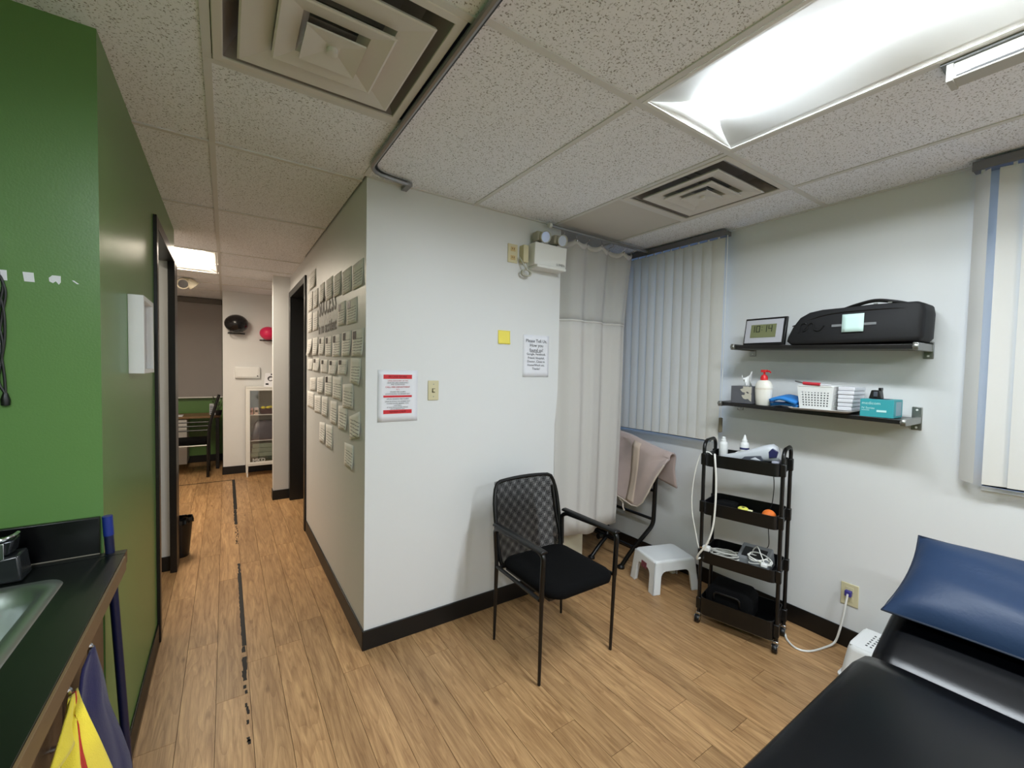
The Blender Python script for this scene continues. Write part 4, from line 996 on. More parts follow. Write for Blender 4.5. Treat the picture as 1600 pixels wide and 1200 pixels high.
# tissue box
tb = thing('tissue_box', (2.74, 1.41, z2(1.41)), 'grey tissue box with pale flower print and a tissue poking out', 'tissue box')
zq = z2(1.41)
MB().box(2.685, 2.80, 1.345, 1.475, zq, zq+.108).build('carton', M('grey_carton', (92, 92, 98), .6, var=.2, vscale=14), tb, bevel=.002)
FLW = M('petal_print', (196, 190, 176), .6, var=.08)
for i, (cy, cz) in enumerate(((1.372, .075), (1.366, .030))):
    for j in range(5):
        a = math.radians(15+j*40+i*12); ly = .046
        pts = [Vector((2.6838-.0004*j, cy+math.cos(a)*ly*t_*1.0+math.sin(a)*.013*s*math.sin(t_*PI), zq+cz+math.sin(a)*ly*t_-math.cos(a)*.013*s*math.sin(t_*PI))) for s, ts in ((1, (0, .3, .6, .9, 1)), (-1, (.9, .6, .3))) for t_ in ts]
        pts = [Vector((p_.x, min(1.474, max(1.346, p_.y)), min(zq+.107, max(zq+.001, p_.z)))) for p_ in pts]
        b = MB(); b.add(pts, [tuple(range(len(pts)))]); b.build('petal', FLW, tb)
MB().surf(lambda u, v: (2.74+.018*math.sin(u*9+v*3), 1.425-.05*u+.02*(v-.3)*math.cos(u*5), zq+.105+.075*v*(1-.3*math.sin(u*7))), 10, 6).build('tissue', M('tissue_paper', (236, 236, 236), .9), tb, smooth=True, solid=.001)
# pump bottle
pb = thing('pump_bottle', (2.715, 1.29, z2(1.29)), 'white lotion bottle with a red pump on the lower shelf', 'bottle')
zq = z2(1.29)
MB().lathe((2.715, 1.29, zq), [(0, 0), (.040, 0), (.044, .004), (.047, .05), (.050, .09), (.047, .125), (.036, .145), (.022, .153), (0, .153)], 22, sx=.7).build('body', M('lotion_white', (236, 232, 222), .4), pb, smooth=True)
MB().lathe((2.715, 1.29, zq+.02), [(.0435, 0), (.0475, .05), (.0498, .085)], 22, sx=.71).build('label_patch', M('lotion_label', (226, 218, 204), .6), pb, smooth=True)
MB().lathe((2.715, 1.29, zq+.152), [(.020, 0), (.020, .018), (.014, .03), (.006, .033), (.006, .05), (0, .05)], 16).build('collar', M('red_plastic', (214, 34, 40), .4), pb, smooth=True)
b = MB(); b.loops([rrect(2.700, 2.730, 1.272, 1.308, .01, zq+z) for z in (.200, .214)]); b.tube([(2.71, 1.28, zq+.208), (2.70, 1.255, zq+.205), (2.695, 1.245, zq+.198)], [.006, .005, .004], 8); b.build('pump_head', M('red_plastic', (214, 34, 40)), pb, smooth=True)
# blue folded pouch
bp_ = thing('blue_pad', (2.73, 1.165, z2(1.16)), 'folded bright blue pad between the pump bottle and the basket', 'pad')
zq = z2(1.165)
MB().surf(lambda u, v: (2.69+.12*v, 1.238-.142*u, zq+.012+.010*math.sin(u*PI)), 10, 4).build('lower_fold', BLUE, bp_, smooth=True, solid=.018)
MB().surf(lambda u, v: (2.672+.13*v, 1.235-.14*u, zq+.040+.012*math.sin(u*PI*1.3)+.012*v-.02*max(0, .25-u)), 12, 4).build('upper_fold', M('blue_fabric_light', (40, 126, 204), .7), bp_, smooth=True, solid=.020)
MB().tube([(2.672, 1.235, zq+.03), (2.69, 1.10, zq+.03)], .004, 6).build('piping', M('blue_dark', (14, 44, 92), .7), bp_)
# tray and basket
tr = thing('shelf_tray', (2.72, .96, z2(.95)), 'thin grey tray lying under the white basket', 'tray')
zq = z2(.95)+.003
MB().loops([rrect(2.625+i, 2.86-i, .83+i, 1.12-i, .02, zq+z) for z, i in ((0, .012), (.003, .008), (.010, 0), (.010, .003), (.005, .012))]).build('pan', M('tray_grey', (150, 142, 136), .5), tr, smooth=True)
MB().tube([Vector(p_) for p_ in rrect(2.626, 2.859, .831, 1.119, .02, zq+.0105)], .002, 6, closed=True).build('rim', M('tray_rim', (190, 186, 182), .5), tr, smooth=True)
bk = thing('plastic_basket', (2.74, 1.0, zq), 'white plastic basket with square holes full of papers on the lower shelf', 'basket')
zq += .006
bx0, bx1, by0, by1, bh = 2.665, 2.84, .915, 1.088, .128
def lattice(P, nu, nv, name):
    # P(u,v)->point, holes nu x nv within margins
    b = MB(); us = [0, .09]; vs = [0, .12]
    for i in range(nu): us += [.09+(.82)*(i+.30)/nu, .09+.82*(i+.78)/nu]
    for i in range(nv): vs += [.12+.66*(i+.25)/nv, .12+.66*(i+.75)/nv]
    us += [.91, 1]; vs += [.78, 1]
    us = sorted(set(us)); vs = sorted(set(vs))
    pts = [P(u, v) for v in vs for u in us]; n = len(us); fs = []
    for j in range(len(vs)-1):
        for i in range(n-1):
            um, vm = (us[i]+us[i+1])/2, (vs[j]+vs[j+1])/2
            hu = any(.09+.82*(q+.30)/nu < um < .09+.82*(q+.78)/nu for q in range(nu)); hv = any(.12+.66*(q+.25)/nv < vm < .12+.66*(q+.75)/nv for q in range(nv))
            if not (hu and hv): fs.append((j*n+i, j*n+i+1, (j+1)*n+i+1, (j+1)*n+i))
    b.add(pts, fs); b.build(name, WPLAST, bk, solid=.002)
e = .012
lattice(lambda u, v: (bx0+e*(1-v), by1-e*(1-v)-(by1-by0-2*e*(1-v))*u, zq+bh*v), 9, 6, 'front_panel')
lattice(lambda u, v: (bx1-e*(1-v), by1-e*(1-v)-(by1-by0-2*e*(1-v))*u, zq+bh*v), 9, 6, 'rear_panel')
lattice(lambda u, v: (bx0+e*(1-v)+(bx1-bx0-2*e*(1-v))*u, by0+e*(1-v), zq+bh*v), 9, 6, 'side_panel')
lattice(lambda u, v: (bx0+e*(1-v)+(bx1-bx0-2*e*(1-v))*u, by1-e*(1-v), zq+bh*v), 9, 6, 'side_panel')
MB().box(bx0+e, bx1-e, by0+e, by1-e, zq, zq+.003).build('bottom', WPLAST, bk)
MB().box(bx0+.02, bx1-.02, by0+.02, by1-.02, zq+.004, zq+.088).build('added_dark_block', M('hole_shade', (70, 72, 78), .7), bk, bevel=.004)  # dark block added inside as shade behind the basket holes
MB().tube([Vector(p_) for p_ in rrect(bx0, bx1, by0, by1, .012, zq+bh)], .004, 8, closed=True).build('rim', WPLAST, bk, smooth=True)
t = thing('paper_pack', (2.75, .86, zq), 'wrapped stack of white paper packs right of the basket', 'paper')
for i in range(6):
    MB().box(2.69+.003*(i % 2), 2.85, .842-.002*i, .905, zq+.004+i*.021, zq+.024+i*.021).build('packet', M('clear_packet', (214, 214, 220), .3), t, bevel=.004)
t = thing('red_handled_tool', (2.68, 1.02, zq+bh), 'grey tool with a red handle lying across the basket rim', 'tool')
MB().tube([(2.668, 1.10, zq+bh+.024), (2.663, 1.055, zq+bh+.014)], .004, 8).build('shaft', STEEL, t, smooth=True)
MB().tube([(2.663, 1.058, zq+bh+.014), (2.662, .975, zq+bh+.010)], .0085, 8).build('grip', M('red_grip', (190, 40, 52), .5), t, smooth=True)
MB().tube([(2.662, .978, zq+bh+.010), (2.664, .925, zq+bh+.006)], .004, 8).build('tip', M('clear_packet', (214, 214, 220)), t, smooth=True)
# teal carton and black clip on it
tc_ = thing('teal_carton', (2.72, .735, z2(.735)), 'teal printed carton at the right end of the lower shelf', 'carton')
zq = z2(.735)
MB().box(2.668, 2.80, .668, .800, zq, zq+.088).build('carton', TEAL, tc_, bevel=.0015)
MB().box(2.690, 2.78, .70, .77, zq+.0875, zq+.0890).build('opening', M('carton_inside', (40, 60, 80), .7), tc_)
LT = M('pale_teal_print', (190, 228, 228), .6)
text('lettering', 'medicom', .020, (2.6675, .793, zq+.068), (0, -1, 0), (0, 0, 1), LT, tc_, align='LEFT', off=.0004)
text('lettering', 'N Series', .015, (2.6675, .793, zq+.044), (0, -1, 0), (0, 0, 1), LT, tc_, align='LEFT', off=.0004)
MB().box(2.6668, 2.6676, .762, .793, zq+.032, zq+.034).build('print_line', LT, tc_)
MB().box(2.6668, 2.6676, .695, .733, zq+.026, zq+.036).build('print_bar', LT, tc_)
MB().box(2.70, 2.78, .6672, .6680, zq+.01, zq+.078).build('end_print', M('carton_end', (140, 168, 180), .6), tc_)
bc = thing('black_gadget', (2.73, .755, zq+.089), 'small black gadget standing on the teal carton', 'gadget')
MB().hexa([(2.705, .728, zq+.090), (2.75, .728, zq+.090), (2.75, .778, zq+.090), (2.705, .778, zq+.090)], [(2.71, .734, zq+.132), (2.75, .734, zq+.132), (2.75, .77, zq+.132), (2.71, .77, zq+.132)]).build('body', BLACK, bc, bevel=.003)
MB().box(2.71, 2.74, .730, .742, zq+.130, zq+.145).build('prong', BLACK, bc, bevel=.002)
MB().box(2.700, 2.708, .742, .758, zq+.10, zq+.125).build('clip', DGREY, bc, bevel=.002)
t = thing('white_bottle', (2.78, .815, z2(.8)), 'white folded paper leaning at the wall between the packs and the carton', 'paper')
MB().surf(lambda u, v: (2.80+.05*v, .838-.03*u, z2(.8)+.005+.06*v), 3, 3).build('sheet', PAPER, t, solid=.001)
MB().surf(lambda u, v: (2.795+.05*v, .832-.03*u, z2(.8)+.005+.05*v), 3, 3).build('sheet', PAPER, t, solid=.001)
t.name = 'folded_paper'

# ------------------------------------------------------------------ treatment couch, bottom right
tt = thing('treatment_couch', (1.4, .12, 0), 'black vinyl treatment couch with a raised head section', 'couch')
ty0, ty1 = -.235, .455
def padrings(path, half, edge=.028, n=6):
    """cushion along a path of (x,z) with normals, across y"""
    return None
def cushion(name, pts, th, r, taper=None):
    # pts: list of (x, z, ins) along the length for the top surface; cross-section is a rounded slab in y
    rings = []
    for i, (x, z, ins) in enumerate(pts):
        a = pts[max(0, i-1)]; c = pts[min(len(pts)-1, i+1)]; d = Vector((c[0]-a[0], 0, c[1]-a[1])).normalized(); nn = Vector((-d.z, 0, d.x))
        hw = (ty1-ty0)/2-ins; ym = (ty0+ty1)/2; ring = []
        sh = min(1., .0+th/.08)
        for k in range(28):
            t_ = 2*PI*k/28; cy, sz_ = math.cos(t_), math.sin(t_)
            e = .22
            yy = ym+math.copysign(abs(cy)**e, cy)*hw; hh = -th/2+math.copysign(abs(sz_)**.35, sz_)*th/2
            if abs(yy-ym) > hw-.04 and hh > -th/2: hh -= .018*((abs(yy-ym)-(hw-.04))/.04)**2
            p_ = Vector((x, yy, z))+nn*(hh if ins < .03 or True else hh)
            ring.append(p_)
        rings.append(ring)
    return MB().loops(rings).build(name, VINYL, tt, smooth=True, sharp=75)
seat = [(1.622, .565, .03), (1.620, .585, .012), (1.605, .596, .004), (1.55, .602, 0), (1.2, .602, 0), (.9, .602, 0), (.72, .598, .0), (.70, .590, .02)]
cushion('seat_cushion', seat, .085, .03)
hx0, hz0, an = 1.648, .612, math.radians(23.5)
head = []
for s, ins, dz in ((0, .03, -.012), (.006, .012, .006), (.025, .002, .018), (.08, 0, .022), (.25, 0, .022), (.36, .006, .022), (.41, .022, .021), (.44, .05, .018), (.455, .085, .010), (.46, .11, .0)):
    head.append((hx0+s*math.cos(an)-dz*math.sin(an), hz0+s*math.sin(an)+dz*math.cos(an), ins))
cushion('head_cushion', head, .085, .03)
MB().tube([(1.634, .36, .585), (1.634, -.20, .585)], .006, 8).build('hinge_rod', CHROME, tt, smooth=True)
MB().tube(spline([(1.626, .40, .603), (1.628, .2, .602), (1.628, -.2, .602)]), .003, 6).build('white_piping', WPLAST, tt, smooth=True)
fmt = BLKMETAL
MB().box(.80, 1.60, -.19, .41, .47, .51).build('bed_frame', fmt, tt, bevel=.004)
for x in (.95, 1.50):
    for y in (-.16, .38): MB().box(x-.025, x+.025, y-.025, y+.025, .03, .47).build('leg', fmt, tt, bevel=.004)
for y in (-.16, .38):
    MB().box(.85, 1.62, y-.03, y+.03, .0, .035).build('foot_bar', fmt, tt, bevel=.004)
MB().tube([(1.55, .11, .48), (1.86, .11, .66)], .016, 10).build('head_strut', STEEL, tt, smooth=True)

pi_ = thing('pillow', (1.98, .1, .78), 'blue vinyl pillow on the raised head of the couch', 'pillow')
PIL = M('blue_vinyl', (32, 50, 78), .48, bump=.3, bscale=90, var=.08, vscale=5, spec=.3)
px_ = Vector((math.cos(an), 0, math.sin(an))); pn = Vector((-math.sin(an), 0, math.cos(an))); po = Vector((1.815, .455, .718))
def pil(u, v, s):
    # u along the slope 0..1 (.42 m), v across (-y)
    U, V = u*2-1, v*2-1
    infl = max(0., (1-abs(U)**3.0))**.6*max(0., (1-abs(V)**4.0))**.6
    pinch = .020*(abs(U)**2)*(1-abs(V)**2)*0+.012*math.sin(V*7)*abs(U)**4*.4
    y = -v*.66-.02*(1-U*U)*(-1 if v < .5 else 1)*(abs(V)**6)*-1
    ext = .42*(u-.5)*(1-.05*(1-V*V))
    wr = .004*math.sin(u*17+v*9)*infl
    h = .038+s*((.060+.022*(1-u)) if s > 0 else .03)*infl+(wr if s > 0 else 0)
    return po+px_*(ext+.21)+Vector((0, y, 0))+pn*h
b = MB(); b.surf(lambda u, v: pil(u, v, 1), 22, 30); b.surf(lambda u, v: pil(u, v, -1), 22, 30); b.build('cushion', PIL, pi_, smooth=True, sharp=180)
edge = [pil(0, i/16, 1) for i in range(17)]+[pil(i/10, 1, 1) for i in range(1, 11)]+[pil(1, 1-i/16, 1) for i in range(1, 17)]+[pil(1-i/10, 0, 1) for i in range(1, 10)]
MB().tube(edge, .004, 6, closed=True).build('seam', M('blue_vinyl_dark', (20, 32, 52), .5), pi_, smooth=True)

# ------------------------------------------------------------------ upturned white bin by the couch
ub = thing('slotted_bin', (2.68, .68, 0), 'white upturned plastic bin with slots between the couch and wall', 'bin')
q0 = (2.575, 2.80, .535, .765)
def rq(i, z): return rrect(q0[0]-i, q0[1]+i, q0[2]-i, q0[3]+i, .03, z)
MB().loops([rq(.040, 0), rq(.040, .03), rq(.030, .036), rq(.012, .165), rq(.005, .192)], cap0=False, cap1=False).build('shell', WPLAST, ub, smooth=True, solid=.003, sharp=50)
bk = ub
MB().ring(q0[0]-.003, q0[1]+.003, q0[2]-.003, q0[3]+.003, q0[0]+.02, q0[1]-.02, q0[2]+.02, q0[3]-.02, .189, .1935).build('top_edge', WPLAST, ub, bevel=.002)
lattice(lambda u, v: (q0[0]+.018+(q0[1]-q0[0]-.036)*u, q0[3]-.018-(q0[3]-q0[2]-.036)*v, .192), 6, 7, 'slotted_top')
MB().box(q0[0], q0[1], q0[2], q0[3], .172, .175).build('slot_shade_sheet', M('slot_shade', (60, 62, 64), .7), ub)  # dark sheet added under the slots in place of shade

# ------------------------------------------------------------------ counter with sink, left
cb_ = thing('base_cabinet', (-.64, .75, 0), 'brown laminate base cabinet under the dark counter', 'cabinet')
b = MB(); b.box(-.99, -.312, -.6, 1.645, .09, .70); b.box(-.99, -.312, 1.63, 1.645, .70, .896); b.box(-.33, -.312, -.6, 1.63, .70, .896); b.build('body', BROWN, cb_, bevel=.002)
MB().box(-.99, -.36, -.6, 1.63, .0, .09).build('toe_kick', BLACK, cb_)
for i, (ya, yb) in enumerate(((-.6, -.21), (-.21, .17), (.17, .53), (.53, .90), (.90, 1.275), (1.28, 1.643))):
    d = MB().box(-.312, -.294, ya+.002, yb-.002, .10, .888).build('door', BROWN, cb_, bevel=.002)
    yh = yb-.08 if i % 2 == 0 else ya+.08
    h = MB().tube(rpath([(-.294, yh, .742), (-.266, yh, .742), (-.266, yh, .858), (-.294, yh, .858)], .008), .006, 8).build('handle', CHROME, d, smooth=True)
kt = thing('counter_top', (-.62, .75, .94), 'dark green laminate counter top with a brown front edge', 'counter')
MB().ring(-.995, -.256, -.6, 1.715, -.80, -.385, 1.03, 1.585, .900, .940).build('slab', COUNTER, kt, bevel=.002)
b = MB(); b.box(-.256, -.250, -.6, 1.69, .898, .9405); b.build('edge_band', M('brown_edge', (104, 82, 56), .45), kt, bevel=.001)
MB().box(-.995, -.318, 1.748, 1.765, .938, 1.052).build('backsplash', M('black_laminate', (2, 2, 3), .3), kt, bevel=.002)
MB().box(-.995, -.256, 1.715, 1.748, .902, .9405).build('end_strip', COUNTER, kt)
MB().tube([(-.995, 1.746, .9415), (-.318, 1.746, .9415)], .002, 6).build('caulk', M('caulk', (110, 104, 92), .6), kt)
sk = thing('sink', (-.6, 1.3, .94), 'stainless steel sink set into the dark counter', 'sink')
R0 = lambda i, z, r: rrect(-.815+i, -.355-i, 1.01+i, 1.60-i, r, z, 7)
MB().loops([R0(0, .9402, .045), R0(.002, .944, .045), R0(.022, .9445, .06), R0(.034, .941, .07), R0(.045, .90, .07), R0(.055, .80, .07), R0(.09, .775, .07)], cap0=False).build('bowl', SINKST, sk, smooth=True, sharp=60)
MB().lathe((-.585, 1.30, .775), [(.038, .0005), (.038, .003), (.03, .003), (.028, .001), (0, .001)], 18).build('drain', CHROME, sk, smooth=True)
fc = thing('faucet', (-.50, 1.66, .94), 'dark faucet with chrome edges behind the sink at the left edge', 'faucet')
DK = M('dark_chrome', (36, 38, 42), .2, .6)
MB().hexa([(-.60, 1.625, .941), (-.445, 1.625, .941), (-.445, 1.70, .941), (-.60, 1.70, .941)], [(-.59, 1.63, .995), (-.452, 1.63, 1.012), (-.452, 1.695, 1.012), (-.59, 1.695, .995)]).build('base', M('dark_plastic_gloss', (30, 32, 34), .25), fc, bevel=.006)
MB().hexa([(-.56, 1.635, 1.003), (-.468, 1.635, 1.012), (-.468, 1.69, 1.012), (-.56, 1.69, 1.003)], [(-.55, 1.64, 1.045), (-.462, 1.64, 1.052), (-.462, 1.69, 1.052), (-.55, 1.69, 1.045)]).build('body', DK, fc, bevel=.006)
MB().tube(spline([(-.55, 1.638, 1.044), (-.49, 1.634, 1.054), (-.468, 1.65, 1.058), (-.466, 1.68, 1.058)]), .005, 8).build('lever', CHROME, fc, smooth=True)
MB().box(-.486, -.478, 1.630, 1.638, 1.005, 1.046).build('trim', CHROME, fc, bevel=.001)
MB().tube(rpath([(-.575, 1.665, 1.0), (-.60, 1.66, 1.14), (-.62, 1.50, 1.16), (-.62, 1.46, 1.10)], .06), .013, 12).build('spout', DK, fc, smooth=True)

# towels hanging on the cabinet handles
def drape(name, label, top, pts_l, pts_r, stripes, seed):
    """cloth gathered at the handle and spreading downwards"""
    t = thing(name, top, label, 'towel')
    n = len(pts_l)
    def P(u, v):
        k = v*(n-1); i = min(n-2, int(k)); f_ = k-i
        l = Vector(pts_l[i]).lerp(Vector(pts_l[i+1]), f_); r = Vector(pts_r[i]).lerp(Vector(pts_r[i+1]), f_)
        p_ = l.lerp(r, u); amp = .005*min(1, v*3+.3)
        return p_+Vector((amp*math.sin(u*PI*3.2+seed+v*2), 0, 0))
    for nm, ua, ub_, mt_ in stripes:
        MB().surf(lambda u, v: P(ua+(ub_-ua)*u, v), 8, 18).build(nm, mt_, t, smooth=True, solid=.004)
    return t
NAVT = M('navy_towel', (28, 26, 78), .95, bump=.6, bscale=600, sheen=.2); YEL = M('yellow_towel', (226, 206, 62), .95, bump=.6, bscale=600, sheen=.2); REDT = M('red_towel', (188, 52, 44), .95, bump=.6, bscale=600)
drape('navy_towel', 'navy blue towel hanging from the cabinet handle nearest the green wall', (-.26, 1.36, .84),
      [(-.262, 1.325, .856), (-.270, 1.28, .84), (-.272, 1.25, .76), (-.272, 1.31, .60), (-.270, 1.35, .45), (-.27, 1.38, .32)],
      [(-.262, 1.375, .846), (-.245, 1.383, .76), (-.235, 1.37, .70), (-.225, 1.432, .579), (-.215, 1.468, .477), (-.21, 1.50, .32)],
      [('cloth', 0, 1, NAVT)], 1.)
yt = drape('yellow_red_towel', 'yellow towel with a red stripe hanging from the nearer cabinet handle', (-.26, 1.195, .84),
      [(-.262, 1.172, .850), (-.262, 1.13, .80), (-.262, 1.09, .72), (-.262, 1.08, .60), (-.262, 1.08, .40)],
      [(-.258, 1.215, .842), (-.235, 1.150, .832), (-.220, 1.15, .77), (-.205, 1.184, .66), (-.20, 1.20, .42)],
      [('main_panel', 0, .50, YEL), ('red_stripe', .50, .74, REDT), ('right_panel', .74, 1, YEL)], 2.4)
MB().surf(lambda u, v: Vector((-.258+.012*math.sin(u*4)*v, 1.178-.13*u*(.35+.65*v), .852-.06*v-.02*u)), 8, 6).build('short_flap', YEL, yt, smooth=True, solid=.004)
br = thing('broom_pole', (-.26, 1.742, 0), 'blue pole leaning against the green wall corner beside the counter', 'pole')
MB().tube([(-.250, 1.750, .006), (-.297, 1.742, 1.0)], .0115, 12).build('pole', M('dark_blue_pole', (12, 20, 56), .4), br, smooth=True)
MB().tube([(-.2968, 1.742, .995), (-.2995, 1.7415, 1.055)], .0125, 12).build('grip_cap', M('bright_blue_cap', (18, 42, 120), .4), br, smooth=True)
MB().box(-.262, -.238, 1.735, 1.765, .0, .02).build('foot', BLACK, br, bevel=.003)

# green wall: cord, dispenser edge, tape remnants, shadow box
cd = thing('looped_cable', (-.515, 1.755, 1.75), 'black cord hanging on the green wall at the left edge', 'cord')
for i, pts in enumerate(([(-.53, 1.755, 1.80), (-.502, 1.757, 1.72), (-.508, 1.758, 1.65), (-.514, 1.757, 1.58), (-.507, 1.758, 1.48), (-.505, 1.757, 1.43)],
                         [(-.54, 1.756, 1.78), (-.506, 1.757, 1.74), (-.516, 1.756, 1.64), (-.508, 1.757, 1.56), (-.518, 1.758, 1.47), (-.506, 1.756, 1.43)],
                         [(-.55, 1.755, 1.80), (-.512, 1.757, 1.70), (-.504, 1.758, 1.60), (-.515, 1.757, 1.50), (-.53, 1.757, 1.44)])):
    MB().tube(spline(pts, 6), .0032, 6).build('strand', BCABLE, cd, smooth=True)
MB().lathe((-.5055, 1.757, 1.395), [(0, 0), (.009, .002), (.010, .018), (.005, .036), (0, .038)], 10).build('plug', BLACK, cd, smooth=True)
wd = thing('wall_dispenser', (-.56, 1.765, 1.83), 'white rounded dispenser on the green wall cut by the left edge', 'dispenser')
MB().loops([rrect(-.60+i, -.512-i, 1.70+i*.3, 1.765, .02, z) for z, i in ((1.79, .02), (1.80, .004), (1.84, 0), (1.87, .012))]).build('body', WPLAST, wd, smooth=True)
MB().box(-.575, -.53, 1.697, 1.703, 1.805, 1.83).build('window', GREYPL, wd)
MB().box(-.57, -.535, 1.72, 1.76, 1.782, 1.792).build('nozzle', GREYPL, wd)
for nm, lab, poly in (('tape_scrap', 'square white tape scrap beside the cord on the green wall', [(-.512, 1.770), (-.500, 1.770), (-.499, 1.742), (-.511, 1.742)]),
                      ('tape_scrap', 'whole rectangular white tape scrap, second from the left on the green wall', [(-.470, 1.770), (-.449, 1.770), (-.447, 1.744), (-.467, 1.744)]),
                      ('tape_scrap', 'torn white tape scrap with a notch on the green wall', [(-.419, 1.760), (-.412, 1.768), (-.395, 1.768), (-.395, 1.750), (-.399, 1.743), (-.405, 1.752), (-.411, 1.746), (-.418, 1.750)]),
                      ('tape_scrap', 'tiny white tape sliver nearest the green wall corner', [(-.372, 1.758), (-.368, 1.759), (-.357, 1.750), (-.361, 1.749)])):
    tag(MB().prism(poly, 'y', 1.764, 1.7655).build(nm, PAPER), lab, 'tape', 'tape scraps on the green wall')
sb = thing('shadow_box_frame', (XG, 2.33, 1.63), 'white deep picture frame hanging on the green side wall', 'picture frame')
b = MB()
y0, y1, za, zb = 2.195, 2.47, 1.478, 1.785
fx = Matrix(((0, 0, 1, 0), (1, 0, 0, 0), (0, 1, 0, 0), (0, 0, 0, 1)))
MB(fx).ring(y0, y1, za, zb, y0+.018, y1-.018, za+.018, zb-.018, XG, XG+.048).build('frame', WPLAST, sb, bevel=.002)
MB().box(XG+.002, XG+.026, y0+.018, y1-.018, za+.018, zb-.018).build('mat_board', M('pale_print', (206, 204, 206), .6, var=.25, vscale=7), sb)
MB().box(XG+.040, XG+.042, y0+.016, y1-.016, za+.016, zb-.016).build('glazing', GLASS, sb)

# ------------------------------------------------------------------ worn black tape on the floor
TAPE = M('worn_black_tape', (20, 18, 17), .7, var=.4, vscale=80)
rt_ = random.Random(5); b = MB()
ft = thing('floor_tape', (.078, 4.2, 0), 'worn strip of black tape running along the hallway floor', 'tape')
def tpoly(ya, yb, x0=.066, x1=.0885, rag=.003):
    n = max(2, int((yb-ya)/.02)); L1 = [(x0+rt_.uniform(-rag, rag), ya+(yb-ya)*i/n) for i in range(n+1)]; R1 = [(x1+rt_.uniform(-rag, rag)*.4, ya+(yb-ya)*i/n) for i in range(n+1)]
    pl_ = L1+R1[::-1]; b.loops([[(*q, .0001) for q in pl_], [(*q, .0009) for q in pl_]])
for args in ((2.66, 3.62, .068, .0885, .002), (2.60, 2.655, .068, .083, .003), (2.44, 2.555, .066, .086, .003), (2.36, 2.44, .064, .080, .004), (5.25, 6.60, .066, .098, .002), (4.75, 5.24, .066, .090, .005), (3.62, 3.80, .072, .086, .005)):
    b = MB(); tpoly(*args); b.build('tape_piece', TAPE, ft)
b = MB()
for i in range(26):
    y = rt_.uniform(4.15, 4.75); x = rt_.uniform(.066, .084); tpoly(y, y+rt_.uniform(.012, .03), x, x+rt_.uniform(.005, .009), .001)
for y, x in ((2.30, .066), (2.26, .070), (2.17, .066), (2.145, .07), (2.12, .072), (2.06, .068), (1.96, .067), (1.945, .070)):
    tpoly(y, y+.025, x, x+.010, .002)
b.build('tape_flecks', TAPE, ft)['kind'] = 'stuff'
tag(MB().box(-.62, .098, 6.60, 6.625, .0001, .0009).build('floor_tape', TAPE), 'thin black tape line crossing the far end of the hallway floor', 'tape')

# ------------------------------------------------------------------ hallway end
def wallball(label, x, z, r, mt_, hol):
    t = thing('exercise_ball', (x, 6.98, z), label, 'ball')
    MB().ball((x, 6.98-r*.9, z), r, 28, 18, .88).build('shell', mt_, t, smooth=True)
    for k in (-.5, -.2, .1, .4):
        rr = math.sqrt(1-k*k)*r*1.0; MB().tube([(x+rr*math.cos(a_), 6.98-r*.9+rr*math.sin(a_), z+k*r*.88) for a_ in [2*PI*i/28 for i in range(28)]], .0025, 5, closed=True).build('rib', mt_, t, smooth=True)
    return t
def holder(label, x, z, r):
    t = thing('ball_holder', (x, 6.98, z-r), label, 'holder')
    MB().tube(rpath([(x-r*.6, 6.98, z-r*.80), (x-r*.6, 6.98-r*1.2, z-r*.86), (x+r*.6, 6.98-r*1.2, z-r*.86), (x+r*.6, 6.98, z-r*.80)], .04), .007, 8).build('loop', BLACK, t, smooth=True)
    MB().box(x-.1, x+.1, 6.972, 6.98, z-r*.9, z-r*.74).build('plate', BLACK, t)
wallball('glossy black exercise ball resting on the far hallway wall', .126, 2.06, .138, M('black_rubber_gloss', (22, 21, 24), .22), True); holder('black bracket under the black exercise ball', .126, 2.05, .138)
wallball('pink exercise ball partly hidden by the partition', .50, 1.955, .105, M('pink_rubber', (222, 40, 92), .4), True); holder('black bracket under the pink exercise ball', .50, 1.945, .105)
t = thing('wall_box', (.25, 6.98, 1.40), 'flat white thermostat-like box on the far wall above the glass cabinet', 'wall box')
MB().box(.105, .405, 6.93, 6.98, 1.325, 1.482).build('cover', WPLAST, t, bevel=.012)
MB().box(.125, .385, 6.924, 6.931, 1.345, 1.465).build('front', WPLAST, t, bevel=.006)
MB().lathe((.372, 6.922, 1.355), [(.008, 0), (.008, -.003)], 10, axis='y').build('button', BLACK, t)
# glass cabinet
gc = thing('glass_cabinet', (.46, 6.8, 0), 'white metal cabinet with a glass door at the hallway end', 'cabinet')
cx0, cx1, cy0, cy1 = .225, .68, 6.66, 6.955
b = MB(); b.box(cx0, cx0+.015, cy0+.012, cy1, .16, 1.20); b.build('side_panel', WMETAL, gc); MB().box(cx1-.015, cx1, cy0+.012, cy1, .16, 1.20).build('side_panel', WMETAL, gc)
MB().box(cx0, cx1, cy0, cy1, 1.20, 1.215).build('top', WMETAL, gc, bevel=.002); MB().box(cx0, cx1, cy0, cy1, .15, .165).build('bottom', WMETAL, gc)
MB().box(cx0, cx1, cy1-.01, cy1, .16, 1.2).build('back', M('cabinet_back', (190, 188, 178), .6), gc)
fz = Matrix(((1, 0, 0, 0), (0, 0, 1, 0), (0, 1, 0, 0), (0, 0, 0, 1)))
dr = MB(fz).ring(cx0+.012, cx1-.012, .168, 1.196, cx0+.045, cx1-.045, .20, 1.165, cy0-.004, cy0+.012).build('door', WMETAL, gc, bevel=.002)
MB().box(cx0+.043, cx1-.043, cy0+.002, cy0+.005, .198, 1.167).build('pane', CABGLASS, dr)
for z in (.48, .83): MB().box(cx0+.015, cx1-.015, cy0+.02, cy1-.01, z, z+.008).build('shelf', WMETAL, gc)
